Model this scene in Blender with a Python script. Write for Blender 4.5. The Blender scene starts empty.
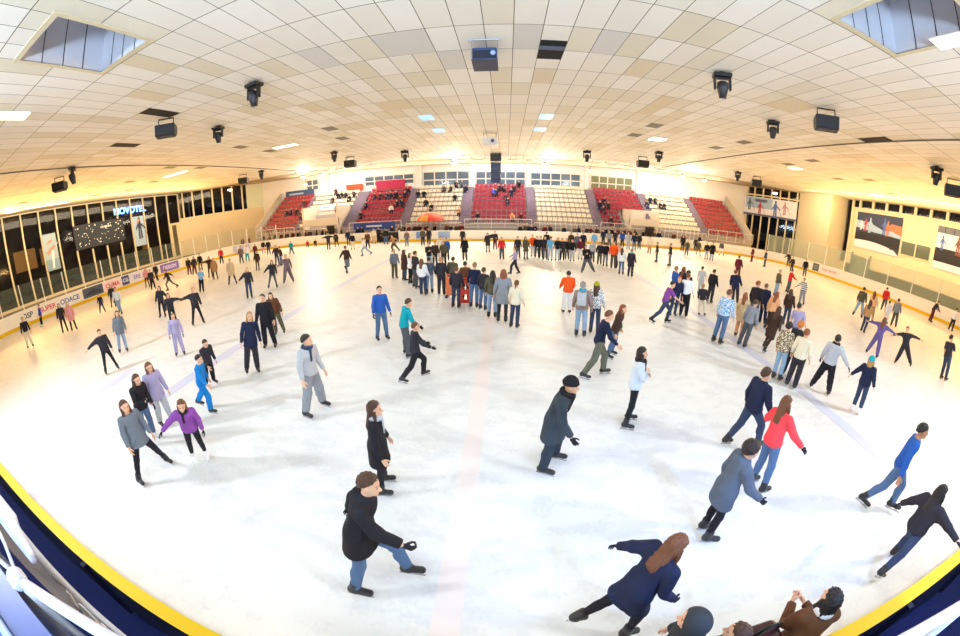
import bpy, bmesh, math, random
import numpy as np
from mathutils import Vector, Matrix
random.seed(7); R = math.radians
SC = bpy.context.scene
# ---------------------------------------------------------------- materials
_M = {}
def srgb(h):
    if isinstance(h, str): h = [int(h[i:i + 2], 16) / 255 for i in (0, 2, 4)]
    return tuple(c / 12.92 if c <= .04045 else ((c + .055) / 1.055) ** 2.4 for c in h) + (1,)
def mat(name, col, rough=.6, metal=0, bump=0, bscale=40, emit=None, es=0, var=0, spec=None):
    if name in _M: return _M[name]
    m = bpy.data.materials.new(name); m.use_nodes = True; N = m.node_tree.nodes; L = m.node_tree.links; b = N['Principled BSDF']
    c = srgb(col); b.inputs['Base Color'].default_value = c; b.inputs['Roughness'].default_value = rough; b.inputs['Metallic'].default_value = metal
    if spec is not None: b.inputs['Specular IOR Level'].default_value = spec
    if emit: b.inputs['Emission Color'].default_value = srgb(emit); b.inputs['Emission Strength'].default_value = es
    if bump or var:
        t = N.new('ShaderNodeTexCoord'); n = N.new('ShaderNodeTexNoise'); n.inputs['Scale'].default_value = bscale; n.inputs['Detail'].default_value = 4; L.new(t.outputs['Object'], n.inputs['Vector'])
        if bump:
            bm = N.new('ShaderNodeBump'); bm.inputs['Strength'].default_value = bump; bm.inputs['Distance'].default_value = .02; L.new(n.outputs['Fac'], bm.inputs['Height']); L.new(bm.outputs['Normal'], b.inputs['Normal'])
        if var:
            mx = N.new('ShaderNodeMix'); mx.data_type = 'RGBA'; mx.inputs[6].default_value = tuple(v * (1 - var) for v in c[:3]) + (1,); mx.inputs[7].default_value = tuple(min(1, v * (1 + var)) for v in c[:3]) + (1,)
            L.new(n.outputs['Fac'], mx.inputs[0]); L.new(mx.outputs[2], b.inputs['Base Color'])
    _M[name] = m; return m
PAL = dict(black='26242a', dark='34323a', navy='242a45', blue='2c5cb0', bright='1a7cc8', sky='6cb4e4', teal='16a0b0', denim='557096', ldenim='8fa8c4', ddenim='39455f', grey='8d9098', lgrey='b9bcc4', dgrey='55585e', mgrey='707884', white='eceef0', cream='e6dcc4', beige='d2b890', tan='b98d5e',
           brown='6a4630', dbrown='46342c', khaki='5c5844', red='d63034', orange='ee5a24', coral='ee4a52', burgundy='6c2836', pink='e29a98', rose='e0a8a0', purple='8a4a9c', lilac='a9a0c4', violet='6a5a94', peach='eab082', olive='66685a', green='4d8a56', lime='a8a820', yellow='e0b030', royal='2a50d0', bluegrey='596374', plum='77656c', cyan='35a8d0')
def col(c): return PAL.get(c, c)
def cloth(c, denim=False, pat=None):
    k = 'fabric_%s%s%s' % (c, '_denim' if denim else '', pat or '')
    if k in _M: return _M[k]
    m = mat(k, col(c), .88, 0, .35, 22, var=.14, spec=.2)
    if pat:
        N = m.node_tree.nodes; L = m.node_tree.links; b = N['Principled BSDF']; t = N.new('ShaderNodeTexCoord'); r = N.new('ShaderNodeValToRGB'); r.color_ramp.interpolation = 'CONSTANT'
        if pat == 'stripe':
            s = N.new('ShaderNodeSeparateXYZ'); L.new(t.outputs['Object'], s.inputs[0]); a = N.new('ShaderNodeMath'); a.operation = 'MULTIPLY'; a.inputs[1].default_value = 60; L.new(s.outputs[2], a.inputs[0])
            q = N.new('ShaderNodeMath'); q.operation = 'SINE'; L.new(a.outputs[0], q.inputs[0]); g = N.new('ShaderNodeMath'); g.operation = 'ADD'; g.inputs[1].default_value = .5; L.new(q.outputs[0], g.inputs[0]); f = g.outputs[0]
            ca, cb = srgb(col(c)), srgb('3c4654')
        else:
            v = N.new('ShaderNodeTexVoronoi'); v.inputs['Scale'].default_value = 26; L.new(t.outputs['Object'], v.inputs['Vector']); f = v.outputs['Distance']; ca, cb = srgb(col(c)), srgb({'spots': 'eceef0', 'dots': 'd8e8f2', 'floral': '7a6a52'}[pat])
        r.color_ramp.elements[0].color = ca; r.color_ramp.elements[1].color = cb; r.color_ramp.elements[1].position = .45; L.new(f, r.inputs[0]); L.new(r.outputs[0], b.inputs['Base Color'])
    return m
def leather(c): return mat('skate_leather_' + c, {'black': '222226', 'white': 'f0f0f2', 'grey': '70747c'}[c], .45, 0, .1, 30)
HAIR = dict(black='1c1718', dark='2b211d', brown='4b3022', chest='6e4228', auburn='8a4a26', blond='b58a52', sandy='8d7048', orange='c87832', grey='9a948e')
def hairm(c): return mat('hair_' + c, HAIR[c], .55, 0, .7, 70, var=.25)
MAT_SKIN = {0: mat('skin', 'e0b090', .5, 0, 0), 1: mat('skin_tan', 'b98462', .5), 2: mat('skin_dark', '6d4634', .5)}
MAT_EYE = mat('eye', '2a2022', .25); MAT_LIP = mat('lip', 'b8605a', .5); MAT_BROW = mat('eyebrow', '3a2a22', .8); MAT_STEEL = mat('blade_steel', 'c8ccd2', .25, 1)
# ---------------------------------------------------------------- people: templates
def _cap(P, a, b, r1, r2, sx=1.0, sy=1.0):
    # rounded cone between a and b; sx, sy stretch its cross-section
    s = np.array([sx, sy, 1.0]); p = P / s; a = np.array(a, float) / s; b = np.array(b, float) / s
    ab = b - a; t = np.clip(((p - a) @ ab) / max(ab @ ab, 1e-9), 0, 1)
    return np.linalg.norm(p - a - t[..., None] * ab, axis=-1) - (r1 + (r2 - r1) * t)
def _ell(P, c, r):
    r = np.array(r, float); q = (P - np.array(c, float)) / r
    k = np.linalg.norm(q, axis=-1); return (k - 1) * r.min()
def _box(P, c, h, rr=.02):
    q = np.abs(P - np.array(c, float)) - np.array(h, float) + rr
    return np.linalg.norm(np.maximum(q, 0), axis=-1) + np.minimum(q.max(-1), 0) - rr
def _smin(a, b, k):
    h = np.clip(.5 + .5 * (b - a) / k, 0, 1); return b + (a - b) * h - k * h * (1 - h)
def _un(ds, k):
    r = ds[0]
    for d in ds[1:]: r = _smin(r, d, k)
    return r
def surface(f, lo, hi, h):
    # surface nets: quads around the zero set of f
    lo = np.array(lo, float); n = np.ceil((np.array(hi) - lo) / h).astype(int) + 1
    G = np.stack(np.meshgrid(*[lo[i] + h * np.arange(n[i]) for i in range(3)], indexing='ij'), -1)
    D = f(G.reshape(-1, 3)).reshape(n); S = D < 0
    nc = n - 1; acc = np.zeros((*nc, 3)); cnt = np.zeros(nc)
    E = [(0, 0, 0), (1, 0, 0), (0, 1, 0), (0, 0, 1), (1, 1, 0), (1, 0, 1), (0, 1, 1), (1, 1, 1)]
    for i in range(8):
        for j in range(i + 1, 8):
            d = np.array(E[j]) - np.array(E[i])
            if np.abs(d).sum() != 1: continue
            A = D[E[i][0]:E[i][0] + nc[0], E[i][1]:E[i][1] + nc[1], E[i][2]:E[i][2] + nc[2]]
            B = D[E[j][0]:E[j][0] + nc[0], E[j][1]:E[j][1] + nc[1], E[j][2]:E[j][2] + nc[2]]
            m = (A < 0) != (B < 0); t = np.where(m, A / np.where(m, A - B, 1), 0)
            for ax in range(3): acc[..., ax] += np.where(m, E[i][ax] + d[ax] * t, 0)
            cnt += m
    act = cnt > 0; idx = -np.ones(nc, int); idx[act] = np.arange(act.sum())
    V = lo + h * (np.argwhere(act) + acc[act] / cnt[act][:, None])
    F = []
    for ax in range(3):
        u, v = (ax + 1) % 3, (ax + 2) % 3
        s0 = [slice(1, n[k] - 1) for k in range(3)]; s0[ax] = slice(0, n[ax] - 1); s1 = list(s0); s1[ax] = slice(1, n[ax])
        a, b = S[tuple(s0)], S[tuple(s1)]; off = np.array([1, 1, 1]); off[ax] = 0
        for flip, m in ((0, a & ~b), (1, b & ~a)):
            p = np.argwhere(m) + off
            if not len(p): continue
            q = []
            for du, dv in ((0, 0), (1, 0), (1, 1), (0, 1)):
                c = p.copy(); c[:, u] -= du; c[:, v] -= dv; q.append(idx[c[:, 0], c[:, 1], c[:, 2]])
            q = np.stack(q, 1); F.append(q[:, ::-1] if flip else q)
    F = np.concatenate(F)
    F = F[(F >= 0).all(1)]
    return V, F
AP = 26                                                             # the arms' spread in the rest shape
sA, cA = math.sin(R(AP)), math.cos(R(AP))
J = dict(pelvis=(0, 0, .99), spine=(0, -.005, 1.13), chest=(0, -.01, 1.28), neck=(0, -.015, 1.50), head=(0, .01, 1.58))
for sd, n in ((-1, 'L'), (1, 'R')):
    J['sho' + n] = (sd * .168, -.01, 1.44); J['elb' + n] = (sd * (.168 + .285 * sA), -.015, 1.44 - .285 * cA)
    J['wri' + n] = (sd * (.168 + .535 * sA), .0, 1.44 - .535 * cA); J['fin' + n] = (sd * (.168 + .70 * sA), .0, 1.44 - .70 * cA)
    J['hip' + n] = (sd * .09, 0, .96); J['kne' + n] = (sd * .10, .012, .54); J['ank' + n] = (sd * .105, -.01, .135); J['toe' + n] = (sd * .115, .15, .08)
J = {k: np.array(v, float) for k, v in J.items()}
BONES = [('pelvis', 'pelvis', 'spine', None, .14), ('spine', 'spine', 'chest', 'pelvis', .13), ('chest', 'chest', 'neck', 'spine', .14), ('neck', 'neck', 'head', 'chest', .055),
         ('head', 'head', 'headtop', 'neck', .10)]
J['headtop'] = np.array((0, .02, 1.70))
for n in 'LR':
    BONES += [('uarm' + n, 'sho' + n, 'elb' + n, 'chest', .045), ('farm' + n, 'elb' + n, 'wri' + n, 'uarm' + n, .036), ('hand' + n, 'wri' + n, 'fin' + n, 'farm' + n, .03),
              ('thi' + n, 'hip' + n, 'kne' + n, 'pelvis', .075), ('shi' + n, 'kne' + n, 'ank' + n, 'thi' + n, .05), ('foo' + n, 'ank' + n, 'toe' + n, 'shi' + n, .045)]
BI = {b[0]: i for i, b in enumerate(BONES)}
def weights(V, only=None, tau=.022):
    d = np.stack([_cap(V, J[a], J[b], r, r) for _, a, b, _, r in BONES], 1)
    if only is not None:
        m = np.array([any(b[0].startswith(o) for o in only) for b in BONES]); d[:, ~m] = 9
    # arms do not pull the trunk and the other way round
    w = np.exp(-(d - d.min(1, keepdims=True)) / tau); w[w < .02] = 0
    return w / w.sum(1, keepdims=True)
def armd(P, g, n, cut=None, k=.03):
    s, e, w = J['sho' + n], J['elb' + n], J['wri' + n]
    return _smin(_cap(P, s, e, .056 + g, .042 + g), _cap(P, e, w, .041 + g, .03 + g * .8), k)
def legd(P, n, g0, g1, g2):
    h, k, a = J['hip' + n], J['kne' + n], J['ank' + n]
    calf = _ell(P, (k + (a - k) * .32 + np.array((0, -.022, 0))), (.05 + g1, .05 + g1, .12))
    return _un([_cap(P, h, k, .087 + g0, .056 + g1), _cap(P, k, a, .053 + g1, .038 + g2), calf], .03)
def trunk(P, g):
    return _un([_cap(P, (-.05, -.005, .99), (.05, -.005, .99), .115 + g, .115 + g, 1, .92), _cap(P, (0, 0, 1.0), (0, 0, 1.14), .148 + g, .132 + g, 1, .74),
                _cap(P, (0, 0, 1.14), (0, 0, 1.34), .135 + g, .158 + g, 1, .70), _cap(P, (-.115, -.015, 1.418), (.115, -.015, 1.418), .066 + g * .7, .066 + g * .7)], .06)
def headd(P):
    d = _un([_ell(P, (0, .0, 1.665), (.076, .096, .105)), _ell(P, (0, .04, 1.60), (.054, .055, .058))], .035)
    nose = _cap(P, (0, .098, 1.655), (0, .113, 1.627), .009, .015); lips = _ell(P, (0, .092, 1.592), (.024, .012, .012)); chin = _ell(P, (0, .082, 1.562), (.022, .02, .018))
    d = _un([d, nose, lips, chin], .014)
    for s in (-1, 1):
        d = _smin(d, _ell(P, (s * .079, -.005, 1.645), (.012, .022, .034)), .01)
        d = -_smin(-d, _ell(P, (s * .031, .108, 1.657), (.02, .018, .013)), .012)
    return d
def body_sdf(P):
    ds = [trunk(P, 0), _cap(P, (0, -.02, 1.44), (0, .0, 1.58), .062, .05)]
    for n in 'LR':
        ds += [armd(P, -.004, n), legd(P, n, 0, 0, -.006)]
    d = _un(ds, .035)
    for n in 'LR': d = _smin(d, _cap(P, J['ank' + n], J['toe' + n], .028, .024), .008)
    return _smin(d, headd(P), .025)
def hand_sdf(P, curl):
    # a right hand along -Z from the wrist at the origin: thumb side +Y, palm facing -X
    ds = [_cap(P, (0, -.005, -.0), (0, .0, -.03), .026, .03, .62, 1.0), _cap(P, (0, .018, -.035), (0, .016, -.085), .018, .017, .72), _cap(P, (0, -.02, -.03), (0, -.02, -.08), .018, .016, .72)]
    d = _un(ds, .015); th = R(curl)
    for y, z, L in ((.029, -.088, .074), (.010, -.092, .083), (-.010, -.09, .076), (-.029, -.083, .058)):
        p = np.array((0, y, z)); a = 0; r = .0095
        for i, f in enumerate((.45, .3, .25)):
            a += th * (.7, 1.0, .7)[i]; q = p + L * f * np.array((-math.sin(a), 0.05 * (1 if y > 0 else -1), -math.cos(a)))
            d = _smin(d, _cap(P, p, q, r, r - .001), .004); p = q; r -= .001
    p = np.array((-.008, .028, -.03)); q = p + np.array((-.016, .028, -.03)); s = q + np.array((-.012, .006, -.03))
    return _un([d, _cap(P, p, q, .014, .011), _cap(P, q, s, .011, .009)], .006)
def jacket_sdf(hem, g=.022, cuff=.97, hood=False, flare=0, short=False, collar=1.52):
    def f(P):
        ds = [trunk(P, g), _cap(P, (0, -.02, 1.46), (0, -.01, collar - .02), .066 + g * .4, .06 + g * .4)]
        for n in 'LR':
            s, e, w = J['sho' + n], J['elb' + n], J['wri' + n]
            a = armd(P, g, n)
            end = e + (w - e) * -.15 if short else e + (w - e) * cuff
            ax = (e - s) / np.linalg.norm(e - s); a = np.maximum(a, (P - end) @ ax); ds.append(a)
        if hem < .9:
            ds.append(_cap(P, (0, -.0, 1.0), (0, 0, hem), .165 + g, .165 + g + flare, 1.08, .80))
        arms = np.minimum(ds[2], ds[3]); d = _smin(_un(ds[:2] + ds[4:], .045), arms, .022)
        if hood: d = _smin(d, _ell(P, (0, -.095, 1.475), (.105, .06, .075)), .03)
        d = np.maximum(d, hem - P[:, 2]); return np.maximum(d, P[:, 2] - collar)
    return f
def trouser_sdf(g0, g1, g2, hemz=.16):
    def f(P):
        lg = np.maximum(np.minimum(legd(P, 'L', g0, g1, g2) + np.maximum(P[:, 0] + .008, 0) * (P[:, 2] < .86), legd(P, 'R', g0, g1, g2) + np.maximum(.008 - P[:, 0], 0) * (P[:, 2] < .86)), hemz - P[:, 2])
        return np.maximum(_smin(np.maximum(trunk(P, .008), P[:, 2] - 1.07), lg, .03), P[:, 2] - 1.06)
    return f
def hair_sdf(kind):
    def f(P):
        sk = _ell(P, (0, -.014, 1.674), (.091, .108, .118))
        front = (P[:, 1] - .046) - (P[:, 2] - 1.725) * 1.25          # hairline rises over the forehead
        low = 1.598 - P[:, 2] + (P[:, 1] + .03) * .9
        d = np.maximum(np.maximum(sk, front), low)
        if kind == 'long': d = _un([d, _cap(P, (0, -.055, 1.64), (0, -.10, 1.36), .082, .075, 1.15, .62), _cap(P, (-.075, .0, 1.64), (-.10, .03, 1.40), .028, .026), _cap(P, (.075, .0, 1.64), (.10, .03, 1.40), .028, .026)], .03)
        if kind == 'bob': d = _un([d, _cap(P, (0, -.05, 1.64), (0, -.06, 1.52), .084, .082, 1.12, .7), _cap(P, (-.08, .0, 1.64), (-.085, .02, 1.53), .028, .03), _cap(P, (.08, .0, 1.64), (.085, .02, 1.53), .028, .03)], .03)
        if kind == 'pony': d = _un([d, _ell(P, (0, -.115, 1.70), (.028, .03, .03)), _cap(P, (0, -.13, 1.69), (0, -.145, 1.50), .032, .018)], .02)
        if kind == 'bun': d = _smin(d, _ell(P, (0, -.09, 1.75), (.045, .045, .042)), .012)
        if kind in ('short', 'long', 'bob', 'pony'): d = d + .0035 * (np.sin(P[:, 0] * 170 + P[:, 2] * 40) + np.sin(P[:, 1] * 150 + P[:, 2] * 60 + 1))
        if kind == 'curly':
            d = np.maximum(np.maximum(_ell(P, (0, -.02, 1.68), (.115, .125, .13)), front - .02), 1.58 - P[:, 2] + (P[:, 1] + .02) * .6)
            d = d + .008 * np.sin(P[:, 0] * 90) * np.sin(P[:, 1] * 90) * np.sin(P[:, 2] * 90)
        return d
    return f
def beanie_sdf(P):
    d = _ell(P, (0, -.012, 1.69), (.094, .112, .115)); roll = _ell(P, (0, -.01, 1.692), (.10, .118, .028))
    return np.maximum(_smin(d, roll, .01), 1.668 - P[:, 2] + (P[:, 1]) * .25)
def hoodup_sdf(P):
    d = _smin(_ell(P, (0, -.025, 1.665), (.112, .128, .135)), _ell(P, (0, -.05, 1.53), (.11, .10, .09)), .05)
    return np.maximum(d, -_ell(P, (0, .09, 1.63), (.08, .09, .11)))
def scarf_sdf(P):
    q = np.hypot(P[:, 0] / 1.0, (P[:, 1] + .005) / 1.05) - .078
    d = np.hypot(q, (P[:, 2] - 1.525) * .8) - .036
    return _smin(d, _cap(P, (.03, .11, 1.50), (.045, .135, 1.28), .03, .028, 1, .5), .03)
def pack_sdf(P):
    d = _box(P, (0, -.20, 1.27), (.135, .07, .20), .05); d = _smin(d, _box(P, (0, -.275, 1.20), (.10, .03, .10), .03), .01)
    for s in (-1, 1):
        x = s * .105; st = np.abs(P[:, 0] - x) - .022
        ring = np.abs(np.hypot((P[:, 1] + .012), (P[:, 2] - 1.33) * .75) - .122) - .012
        d = np.minimum(d, np.maximum(np.maximum(st, ring), 1.16 - P[:, 2]))
    return d
def boot_sdf(n):
    a, t = J['ank' + n], J['toe' + n]
    def f(P):
        d = _un([_cap(P, a + np.array((0, 0, .10)), a + np.array((0, -.005, -.02)), .064, .060), _cap(P, a + np.array((0, -.045, -.035)), t + np.array((0, -.0, .014)), .046, .044)], .035)
        return np.maximum(np.maximum(d, .058 - P[:, 2]), P[:, 2] - .25)
    return f
def blade_geo(n):
    x = J['ank' + n][0]; V = []; F = []
    for (x0, x1, y0, y1, z0, z1) in ((-.002, .002, -.10, .19, .0, .026), (-.012, .012, -.085, -.035, .024, .06), (-.012, .012, .085, .135, .024, .06)):
        b = len(V); V += [(x + X, Y, Z) for X in (x0, x1) for Y in (y0, y1) for Z in (z0, z1)]
        F += [(b, b + 1, b + 3, b + 2), (b + 4, b + 6, b + 7, b + 5), (b, b + 4, b + 5, b + 1), (b + 2, b + 3, b + 7, b + 6), (b, b + 2, b + 6, b + 4), (b + 1, b + 5, b + 7, b + 3)]
    return np.array(V, float), np.array(F)
_T = {}
LOD = {0: (.0125, .0165), 1: (.021, .026), 2: (.034, .036)}
def template(kind, lod, *a):
    key = (kind, lod) + a
    if key in _T: return _T[key]
    hb, hg = LOD[lod]; big = ((-.62, -.36, -.02), (.62, .36, 1.86)); only = None; mi = None
    hd = ((-.17, -.2, 1.3), (.17, .2, 1.86))
    if kind == 'body':
        V, F = surface(body_sdf, *big, hb); W = weights(V)
        if lod == 0:                                                 # a finer head, welded to the body at the throat
            c = V[F].mean(1)[:, 2] < 1.50; F = F[c]; V2, F2 = surface(lambda P: np.maximum(body_sdf(P), np.hypot(P[:, 0], P[:, 1]) - .14), (-.16, -.16, 1.485), (.16, .16, 1.82), .0068)
            F2 = F2[V2[F2].mean(1)[:, 2] > 1.495]; F = np.concatenate([F, F2 + len(V)]); W = np.concatenate([W, weights(V2)]); V = np.concatenate([V, V2])
        c = V[F].mean(1); mi = np.zeros(len(F), int)
        if lod < 2:
            mi[(np.abs(c[:, 0]) < .022) & (np.abs(c[:, 2] - 1.592) < .0065) & (c[:, 1] > .085)] = 2
            for s in (-1, 1):
                mi[(np.hypot(c[:, 0] - s * .031, (c[:, 2] - 1.657) * 1.5) < (.0115 if lod == 0 else .010)) & (c[:, 1] > .06)] = 1
                if lod == 0: mi[(np.abs(c[:, 0] - s * .033) < .018) & (np.abs(c[:, 2] - 1.680) < .0036) & (c[:, 1] > .06)] = 3
        for n in 'LR':                                               # the hands, rooted in the wrists
            HV, HF = surface(lambda P: hand_sdf(P, a[0]), (-.13, -.06, -.2), (.06, .09, .03), (.0052, .0075, .011)[lod])
            s = 1 if n == 'R' else -1
            HV = HV * np.array((s, 1, 1)); HF = HF if s > 0 else HF[:, ::-1]
            ax = R(AP) * s; Ry = np.array([[math.cos(ax), 0, -math.sin(ax)], [0, 1, 0], [math.sin(ax), 0, math.cos(ax)]])
            HV = HV @ Ry.T + J['wri' + n] + np.array((s * sA, 0, -cA)) * .012
            w = np.zeros((len(HV), len(BONES))); w[:, BI['hand' + n]] = 1
            F = np.concatenate([F, HF + len(V)]); V = np.concatenate([V, HV]); W = np.concatenate([W, w]); mi = np.concatenate([mi, np.full(len(HF), 4)])
    elif kind == 'top':
        V, F = surface(jacket_sdf(*a), *big, hg); W = weights(V, ('pelvis', 'spine', 'chest', 'neck', 'uarm', 'farm', 'thi'))
        trk = np.minimum(*[np.linalg.norm((V - J['wri' + n]) * (1, 1, .45), axis=1) for n in 'LR']) > .125
        W[trk & (V[:, 2] < 1.0)] *= np.array([0 if b[0][1:4] == 'arm' else 1 for b in BONES]); W[~trk] *= np.array([1 if b[0][1:4] == 'arm' else 0 for b in BONES]); W /= np.maximum(W.sum(1, keepdims=True), 1e-6)
        if a[0] < .9:                                                # a coat's skirt follows both thighs a little
            k = (V[:, 2] < .95) & trk; x = np.clip(.5 + V[k, 0] / .16, 0, 1); t = np.clip((.95 - V[k, 2]) / .25, 0, 1) * .7
            W[k] *= (1 - t)[:, None] * 0; W[k, BI['pelvis']] = 1 - t; W[k, BI['thiR']] = t * x; W[k, BI['thiL']] = t * (1 - x)
        elif a[0] < 1.0:
            k = (V[:, 2] < 1.0) & trk; W[k] = 0; W[k, BI['pelvis']] = 1
    elif kind == 'legs':
        V, F = surface(trouser_sdf(*a), *big, hg); W = weights(V, ('pelvis', 'thi', 'shi'))
    elif kind in ('hair', 'beanie', 'hoodup'):
        f = {'hair': lambda: hair_sdf(a[0]), 'beanie': lambda: beanie_sdf, 'hoodup': lambda: hoodup_sdf}[kind]()
        V, F = surface(f, *hd, (.0095, .016, .026)[lod]); W = np.zeros((len(V), len(BONES))); t = np.clip((1.60 - V[:, 2]) / .16, 0, .85); W[:, BI['head']] = 1 - t; W[:, BI['chest']] = t
    elif kind == 'scarf':
        V, F = surface(scarf_sdf, (-.2, -.2, 1.2), (.2, .24, 1.62), .014 if lod == 0 else .02); W = weights(V, ('chest', 'neck'))
    elif kind == 'pack':
        V, F = surface(pack_sdf, (-.2, -.36, 1.0), (.2, .2, 1.56), .014 if lod == 0 else .022); W = np.zeros((len(V), len(BONES))); W[:, BI['chest']] = 1
    elif kind == 'boot':
        n = a[0]; V, F = surface(boot_sdf(n), J['ank' + n] - np.array((.09, .14, .16)), J['ank' + n] + np.array((.09, .26, .16)), (.0125, .02, .03)[lod]); W = np.zeros((len(V), len(BONES))); t = np.clip((V[:, 2] - .12) / .06, 0, 1); W[:, BI['foo' + n]] = 1 - t; W[:, BI['shi' + n]] = t
    elif kind == 'blade':
        V, F = blade_geo(a[0]); W = np.zeros((len(V), len(BONES))); W[:, BI['foo' + a[0]]] = 1
    _T[key] = (V, F, W, mi); return _T[key]
def _rx(d): c, s = math.cos(R(d)), math.sin(R(d)); return np.array([[1, 0, 0], [0, c, -s], [0, s, c]])
def _ry(d): c, s = math.cos(R(d)), math.sin(R(d)); return np.array([[c, 0, s], [0, 1, 0], [-s, 0, c]])
def _rz(d): c, s = math.cos(R(d)), math.sin(R(d)); return np.array([[c, -s, 0], [s, c, 0], [0, 0, 1]])
# legs: (flex, spread, knee) left then right
LEGS = dict(s=((3, 4, 5), (2, 4, 5)), w=((4, 11, 6), (4, 11, 6)), n=((2, 1, 3), (2, 1, 3)), W=((3, 19, 5), (3, 19, 5)), g=((26, 5, 40), (20, 5, 34)),
            l=((24, 4, 22), (-20, 4, 12)), r=((-20, 4, 12), (24, 4, 22)), L=((34, 4, 40), (-34, 8, 14)), R=((-34, 8, 14), (34, 4, 40)),
            p=((30, 3, 42), (-12, 24, 10)), q=((-12, 24, 10), (30, 3, 42)), k=((6, 3, 8), (-18, 5, 74)), j=((-18, 5, 74), (6, 3, 8)), f=((52, 3, 30), (0, 3, 6)), e=((0, 3, 6), (52, 3, 30)), i=((88, 7, 86), (88, 7, 88)), S=((4, 8, 6), (-3, 4, 4)))
# arms: (swing forward, spread, elbow, inward twist)
ARMS = dict(d=(2, 9, 10, 0), D=(6, 14, 18, 10), o=(4, 52, 12, 0), O=(4, 76, 8, 0), f=(42, 12, 24, 10), F=(62, 10, 18, 0), h=(20, 32, 12, 0), p=(-12, 17, 62, 34), c=(26, 8, 98, 62), b=(-26, 14, 16, 0), B=(-42, 16, 22, 0),
            u=(42, 8, 118, 25), t=(28, 6, 82, 30), l=(58, 10, 34, 20), x=(30, 42, 16, 0), g=(34, 24, 60, 40), H=(2, 40, 8, 0))
def pose_mats(pose, head_scale=1.0):
    lg, la, ra, bend = (pose.split() + ['0'])[:4]; side = 0.0; turn = 0.0
    pp = bend.split('/'); bend = float(pp[0])
    if len(pp) > 1: turn = float(pp[1])
    hp = float(pp[2]) if len(pp) > 2 else bend * .45
    Rg = {}; Rg['pelvis'] = _rx(-bend * .3); Rg['spine'] = _rx(-bend * .65); Rg['chest'] = _rx(-bend); Rg['neck'] = _rx(-bend * .8) @ _rz(turn * .4); Rg['head'] = _rx(-bend + hp) @ _rz(turn) * head_scale
    for n, s, code, L in (('L', -1, la, LEGS[lg][0]), ('R', 1, ra, LEGS[lg][1])):
        fl, ab, el, tw = ARMS[code] if code in ARMS else [float(v) for v in code.split(',')]
        A = _ry(AP * s); U = Rg['chest'] @ _rx(fl) @ _ry(-ab * s)
        Rg['uarm' + n] = U @ A; Fo = U @ _rz(tw * s) @ _rx(el); Rg['farm' + n] = Fo @ A; Rg['hand' + n] = Fo @ _rx(6) @ A
        f, a, k = L; T = _ry(-a * s) @ _rx(f); Rg['thi' + n] = T; Rg['shi' + n] = T @ _rx(-k); Rg['foo' + n] = _ry(-a * s * .5) @ _rx((f - k) * (.0 if f >= 0 and k < 70 else .6))
    M = {}
    for name, a, b, par, r in BONES:
        if par is None: pos = J[a].copy()
        else: Rp, tp = M[par]; pos = Rp @ J[a] + tp
        M[name] = (Rg[name], pos - Rg[name] @ J[a])
    return np.stack([M[b[0]][0] for b in BONES]), np.stack([M[b[0]][1] for b in BONES])
def skin(V, W, RM, TM):
    return np.einsum('vb,bij,vj->vi', W, RM, V, optimize=True) + W @ TM
def np_mesh(name, V, F, mats, mi=None):
    me = bpy.data.meshes.new(name); me.vertices.add(len(V)); me.vertices.foreach_set('co', V.astype(np.float32).ravel())
    k = F.shape[1]; me.loops.add(F.size); me.loops.foreach_set('vertex_index', F.astype(np.int32).ravel()); me.polygons.add(len(F))
    me.polygons.foreach_set('loop_start', np.arange(0, F.size, k, dtype=np.int32)); me.polygons.foreach_set('use_smooth', np.ones(len(F), bool))
    for m in mats: me.materials.append(m)
    if mi is not None: me.polygons.foreach_set('material_index', mi.astype(np.int32))
    me.update(calc_edges=True); me.validate(); return me
TOPS = {'jacket': (.90, .024, .97, False, 0, False, 1.53), 'hoodie': (.93, .020, .96, True, 0, False, 1.52), 'coat': (.66, .024, .97, False, .025, False, 1.535), 'parka': (.74, .030, .97, True, .02, False, 1.54), 'sweater': (.94, .014, .96, False, 0, False, 1.51),
        'tee': (.93, .012, .5, False, 0, True, 1.50), 'cardigan': (.80, .018, .97, False, .01, False, 1.51), 'puffer': (.92, .040, .97, True, 0, False, 1.55), 'long': (.56, .022, .97, False, .03, False, 1.53)}
LEGW = {'trousers': (.016, .024, .034), 'jeans': (.010, .014, .024), 'leggings': (.004, .004, .008), 'baggy': (.016, .030, .044), 'shorts': (.022, .03, .04, .50)}
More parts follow.
